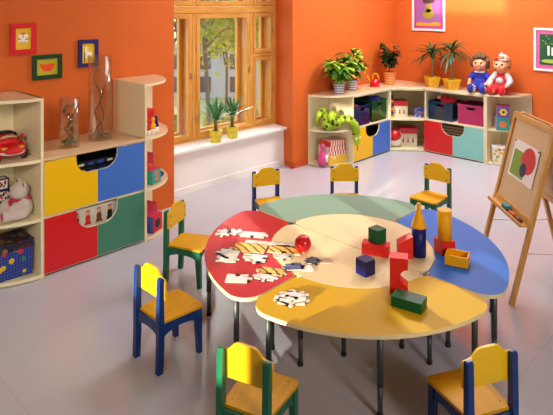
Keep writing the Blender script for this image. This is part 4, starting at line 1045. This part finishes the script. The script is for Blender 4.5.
def crate(lab, loc, rz, w, d, h, m, group='translucent toy crates', rim=None):
    t = thing('plastic_crate', lab, 'crate', loc, rz, group)
    b = B(); tk = .006
    b.box(-w/2, w/2, -d/2, d/2, 0, tk); b.box(-w/2, w/2, d/2-tk, d/2, tk, h); b.box(-w/2, -w/2+tk, -d/2+tk, d/2-tk, tk, h); b.box(w/2-tk, w/2, -d/2+tk, d/2-tk, tk, h)
    hw = w*.16   # front wall with a handle slot
    b.box(-w/2, w/2, -d/2, -d/2+tk, tk, h*.74); b.box(-w/2, -hw, -d/2, -d/2+tk, h*.74, h); b.box(hw, w/2, -d/2, -d/2+tk, h*.74, h); b.box(-hw, hw, -d/2, -d/2+tk, h*.88, h)
    b.build('crate_body', m, t)
    r = B(); e = .009
    r.box(-w/2-e, w/2+e, -d/2-e, -d/2, h-.022, h, bev=.002).box(-w/2-e, w/2+e, d/2, d/2+e, h-.022, h, bev=.002).box(-w/2-e, -w/2, -d/2, d/2, h-.022, h, bev=.002).box(w/2, w/2+e, -d/2, d/2, h-.022, h, bev=.002)
    for zz in (.25, .55): r.box(-w*.38, w*.38, -d/2-.003, -d/2, h*zz, h*zz+.006)
    r.build('rim', m, t)
    return t
cBL = clearmat('blue translucent plastic', '#3d74c8', .06, .4, .15, '#173f94', .22)
cGR = clearmat('green translucent plastic', '#59b04e', .06, .4, .15, '#2f8a35', .22)
cPK = clearmat('pink translucent plastic', '#f0569c', .06, .4, .15, '#e0217c', .45)
cBD = clearmat('petrol blue translucent plastic', '#3f86b4', .06, .4, .15, '#1a5a8c', .25)
zb = .4755
crate('deep blue translucent crate in the open bay left of the green one', (6.265, 4.555, zb), 0, .34, .30, .27, cBL)
crate('green translucent crate in the open bay right of the blue one', (6.69, 4.585, zb), 0, .36, .34, .29, cGR)
crate('petrol blue translucent crate overflowing with red toys, beside the pink crate', (7.475, 3.80, zb), -PI/2, .36, .36, .26, cBD)
crate('pink translucent crate with a handle slot in the open bay', (7.475, 3.36, zb), -PI/2, .36, .36, .27, cPK)
def soft(name, lab, cat, balls, m):
    c = Vector(balls[0][0]); c.z = min(p[2]-(r if not hasattr(r, '__len__') else r[2]) for p, r in balls)
    t = thing(name, lab, cat, c); b = B()
    for p, r in balls: b.ball(Vector(p)-c, r, 12)
    blob('body', b, m, t, .007, 4); return t
zi = zb+.007
a = soft('soft_toy', 'red soft toy inside the deep blue crate', 'soft toy', [((6.26, 4.53, zi+.085), (.10, .08, .085)), ((6.24, 4.50, zi+.20), (.075, .07, .07)), ((6.30, 4.58, zi+.16), (.07, .06, .08))], mat('dull red plush', '#b02a35', .9))
a = soft('soft_toy', 'navy soft toy draped over the green crate', 'soft toy', [((6.70, 4.56, zi+.08), (.12, .10, .08)), ((6.72, 4.55, zi+.19), (.11, .09, .08)), ((6.69, 4.50, zi+.285), (.09, .07, .05)), ((6.76, 4.50, zi+.27), (.06, .06, .06)), ((6.62, 4.52, zi+.27), (.05, .05, .05))], mat('navy plush', '#1e2c7d', .9))
a = soft('soft_toy', 'red soft toy heaped out of the petrol blue crate', 'soft toy', [((7.48, 3.78, zi+.10), (.13, .12, .10)), ((7.46, 3.76, zi+.22), (.12, .12, .08)), ((7.45, 3.68, zi+.27), (.05, .05, .055)), ((7.44, 3.80, zi+.285), (.08, .07, .05))], mat('bright red plush', '#c8262c', .9))
for s_ in ((-1, 1) if 0 else (1,)):
    B().ball((-.10, .085, .30), (.035, .03, .028), 10).build('tan_trim', mat('tan plush', '#c9a46a', .9), a)
a = soft('soft_toy', 'dark purple soft toy resting inside the pink crate', 'soft toy', [((7.48, 3.36, zi+.10), (.14, .13, .10)), ((7.46, 3.40, zi+.21), (.10, .10, .065)), ((7.46, 3.30, zi+.215), (.08, .08, .06))], mat('dark purple plush', '#3a1d4a', .9))
# corner unit
RLID = mat('red box lid', '#c81e22', .45); CRM = mat('cream box card', '#d9ccb0', .5)
ang = R(-50)
lidded('toy_box', 'cream box with red lid and printed figures on the upper corner shelf', 'box', (7.235, 4.43, .4635), ang, .215, .20, .235, CRM, RLID, .3, 'red lidded boxes in the corner unit', ['gold figure print', 'red figure print', 'brown figure print'])
lidded('toy_box', 'cream box with red lid and printed figures on the lowest corner shelf', 'box', (7.345, 4.36, .0295), ang, .25, .22, .27, CRM, RLID, .3, 'red lidded boxes in the corner unit', ['brown figure print', 'red figure print', 'brown figure print', 'red figure print'])
lidded('toy_box', 'blue and orange patterned small box right of the red lidded box', 'box', (7.39, 4.20, .4635), ang, .13, .11, .135, dots_mat('blue card with orange figures', '#3457b0', ['#e07a2a', '#f0e6d2', '#d5362b'], 30, .36), dots_mat('blue lid with orange figures', '#2c4c9f', ['#e07a2a', '#d5362b'], 34, .3), .25)
t = thing('stacking_toy', 'slim striped stacking tower standing left of the upper red lidded box', 'toy', (7.055, 4.44, .4635))
cols = [P_YEL, mat('brown wooden bead', '#7b4a2a', .5), P_BLU, P_RED]
for k in range(9): B().lathe([(0, 0), (.022, 0), (.028, .014), (.022, .028), (0, .028)], c=(0, 0, k*.0285), n=14).build('bead', cols[k % 4], t)
B().lathe([(0, 0), (.018, 0), (.014, .06), (0, .075)], c=(0, 0, 9*.0285), n=14).build('tip', P_BLU, t)
t = thing('toy_ball', 'white toy ball with a red cap on the lowest corner shelf', 'ball', (7.13, 4.44, .0295))
B().ball((0, 0, .13), (.115, .115, .13), 20).build('body', WHITE, t); label(B().ball((-.03, -.006, .165), (.098, .110, .105), 16).build('cap', P_RED, t), 'red cap')

# ------------------------------------------------------------------ on the table
def on_table(name, lab, cat, x, y, rz=0, z=None, group=None): return thing(name, lab, cat, (x, y, TZ+.0005 if z is None else z), R(rz), group)
t = on_table('toy_ball', 'shiny red ball on the cream half disc', 'ball', 2.807, 2.448); B().ball((0, 0, .056), .056, 28).build('ball_skin', P_RED, t)
GB = 'foam building blocks'
def block(name, lab, x, y, rz, build, m, z=None):
    t = on_table(name, lab, 'block', x, y, rz, z, GB); b = B(); build(b); b.build('block_body', m, t); return t
V = -46.2  # blocks are mostly square to the viewer
block('foam_block', 'red oblong block under the green cube', 3.12, 2.085, -66, lambda b: b.box(-.088, .088, -.04, .04, 0, .073, bev=.003), F_RED)
block('foam_cube_block', 'dark green cube balanced on the red oblong block', 3.14, 2.088, -8, lambda b: b.box(-.042, .042, -.042, .042, 0, .09, bev=.003), P_GRN, TZ+.074)
block('foam_cube_block', 'navy cube standing alone on the cream half disc', 2.845, 1.977, -10, lambda b: b.box(-.042, .042, -.042, .042, 0, .094, bev=.003), P_BLU)
def wedge(b): b.prism([(-.045, 0), (.045, 0), (.045, .145), (-.045, .098)], -.038, .038, M=FR)
block('wedge_block', 'red block with sloping top left of the navy cylinder', 3.212, 1.925, -46, wedge, F_RED)
block('cylinder_block', 'tall navy cylinder under the yellow cone', 3.293, 1.868, 0, lambda b: b.cyl((0, 0, 0), (0, 0, .185), .0465, n=32), P_BLU)
block('cone_block', 'yellow cone with knobbed tip on the navy cylinder', 3.293, 1.868, 0, lambda b: b.lathe([(0, 0), (.049, 0), (.047, .012), (.017, .11), (.013, .125), (.016, .14), (.011, .157), (0, .16)], n=32), P_YEL, TZ+.186)
block('cube_block', 'red cube under the yellow cylinder on the blue segment', 3.452, 1.768, -30, lambda b: b.box(-.05, .05, -.05, .05, 0, .088, bev=.003), F_RED)
block('cylinder_block', 'tall yellow cylinder standing on the red cube', 3.452, 1.768, 0, lambda b: b.cyl((0, 0, 0), (0, 0, .195), .047, n=32), P_YEL, TZ+.089)
t = on_table('open_box_block', 'shallow open yellow box on the blue segment', 'block', 3.365, 1.635, -72, None, GB)
b = B(); b.box(-.07, .07, -.055, .055, 0, .008); b.box(-.07, .07, -.055, -.047, .008, .062).box(-.07, .07, .047, .055, .008, .062).box(-.07, -.062, -.047, .047, .008, .062).box(.062, .07, -.047, .047, .008, .062); b.build('block_body', P_YEL, t)
def arch(b):
    P = [(-.05, 0), (.05, 0), (.05, .045)]+[(x, y) for x, y in arc(.05, .098, .045, 270, 90, 12)][1:]+[(.05, .205), (-.05, .205)]
    b.prism(P, -.04, .04, M=FR)
block('arch_block', 'red arch block standing on end with its notch to the right', 2.80, 1.715, -60, arch, F_RED)
block('foam_block', 'dark green flat block lying before the red arch', 2.70, 1.592, -78, lambda b: b.box(-.082, .082, -.048, .048, 0, .055, bev=.003) if 0 else b.box(-.085, .085, -.05, .05, 0, .055, bev=.003), P_GRN)

# jigsaw pieces
TIG = stripe_mat('tiger print card', '#e6b040', '#5a3a18', 9, 'DIAGONAL', .4, 2.5)
GRYP = mat('grey printed card', '#c9c2b4', .35, var=.3, vscale=18); WHP = mat('white puzzle card', '#e9e4dc', .35, var=.06, vscale=12); BLP = mat('blue grey print', '#43507f', .4, var=.35, vscale=30); DKP = mat('dark mixed print', '#3a4048', .4, var=.6, vscale=30)
def jig(w, h, tabs):
    """outline with a knob out (1), a socket (-1) or a straight edge (0) on each side, clockwise from the bottom"""
    cs_ = [(-w/2, -h/2), (w/2, -h/2), (w/2, h/2), (-w/2, h/2)]; P = []
    for k in range(4):
        a, c = Vector(cs_[k]), Vector(cs_[(k+1) % 4]); d = (c-a).normalized(); nrm = Vector((d.y, -d.x)); L = (c-a).length; kn = min(w, h)*.17
        P.append(tuple(a))
        if tabs[k]:
            m_ = (a+c)/2; P.append(tuple(m_-d*kn*.55))
            for j in range(11):
                an = R(230-280*j/10 if 1 else 0); P.append(tuple(m_+d*kn*math.cos(an)+nrm*tabs[k]*(kn*.75+kn*math.sin(an))))
            P.append(tuple(m_+d*kn*.55))
    return P
def piece(lab, x, y, rz, w, h, tabs, m, lift=0, group='jigsaw pieces on the table'):
    t = on_table('jigsaw_piece', lab, 'puzzle piece', x, y, rz, TZ+.0006+lift, group)
    B().prism(jig(w, h, tabs), 0, .007, mi=0, side=1).build('piece_body', [m, mat('puzzle card edge', '#b9ad98', .7)], t)
piece('white jigsaw piece at the far left of the red segment', 2.640, 3.06, -54, .10, .085, (1, -1, 1, -1), WHP)
piece('white jigsaw piece with knobs next to the far left one', 2.715, 3.01, -50, .075, .085, (1, 1, -1, 1), WHP)
piece('wide white jigsaw piece behind the tiger puzzle', 2.765, 2.88, -58, .17, .085, (-1, 1, 0, 1), WHP)
piece('tiger striped jigsaw piece, the large left half of the tiger', 2.60, 2.74, -58, .22, .13, (1, 0, 0, 0), TIG)
piece('tiger striped jigsaw piece, the right half of the tiger', 2.735, 2.545, -58, .22, .10, (-1, 1, 1, 0), TIG)
piece('grey jigsaw piece above the tiger, its back strip', 2.735, 2.69, -58, .34, .055, (0, 1, 0, 0), GRYP)
piece('pale grey jigsaw piece left of the tiger', 2.45, 2.78, -56, .13, .11, (1, 0, 1, 1), GRYP)
piece('grey white jigsaw piece below the tiger at far left', 2.375, 2.725, -50, .13, .07, (0, 1, 0, -1), WHP)
piece('white jigsaw piece beneath the tiger in the middle', 2.525, 2.60, -58, .13, .09, (1, -1, 0, 1), WHP)
piece('grey jigsaw piece at the tiger right end', 2.66, 2.49, -58, .10, .06, (1, -1, 1, 1), GRYP)
piece('white jigsaw piece lying alone near the red table edge', 2.255, 2.49, -50, .13, .095, (0, 1, -1, 0), WHP)
piece('tiger striped jigsaw piece near the red segment tip', 2.46, 2.40, -62, .15, .085, (-1, 1, 0, 1), TIG)
piece('white jigsaw piece joined under the small tiger piece', 2.385, 2.38, -62, .12, .065, (1, 1, 1, 1), WHP)
piece('blue grey jigsaw piece on the cream and red joint', 2.60, 2.345, -40, .10, .085, (0, 1, -1, 1), BLP)
piece('pale jigsaw piece joined right of the blue grey one', 2.64, 2.27, -40, .07, .075, (0, 0, 0, -1), WHP)
piece('dark mixed colour jigsaw piece on the cream disc', 2.745, 2.31, -45, .085, .075, (1, -1, 1, 1), DKP)
piece('tan jigsaw piece joined right of the dark one', 2.80, 2.255, -45, .07, .065, (0, 1, 0, -1), mat('tan printed card', '#b99a78', .4))
piece('white jigsaw piece at the bottom of the small pile on yellow', 2.30, 2.09, -52, .15, .09, (1, 1, 0, 1), WHP)
piece('white jigsaw piece in the middle of the small pile on yellow', 2.32, 2.105, -46, .14, .088, (-1, 1, 1, 1), WHP, .0078)
piece('white jigsaw piece topmost of the small pile on yellow', 2.325, 2.085, -40, .11, .075, (-1, 1, 1, -1), WHP, .0156)
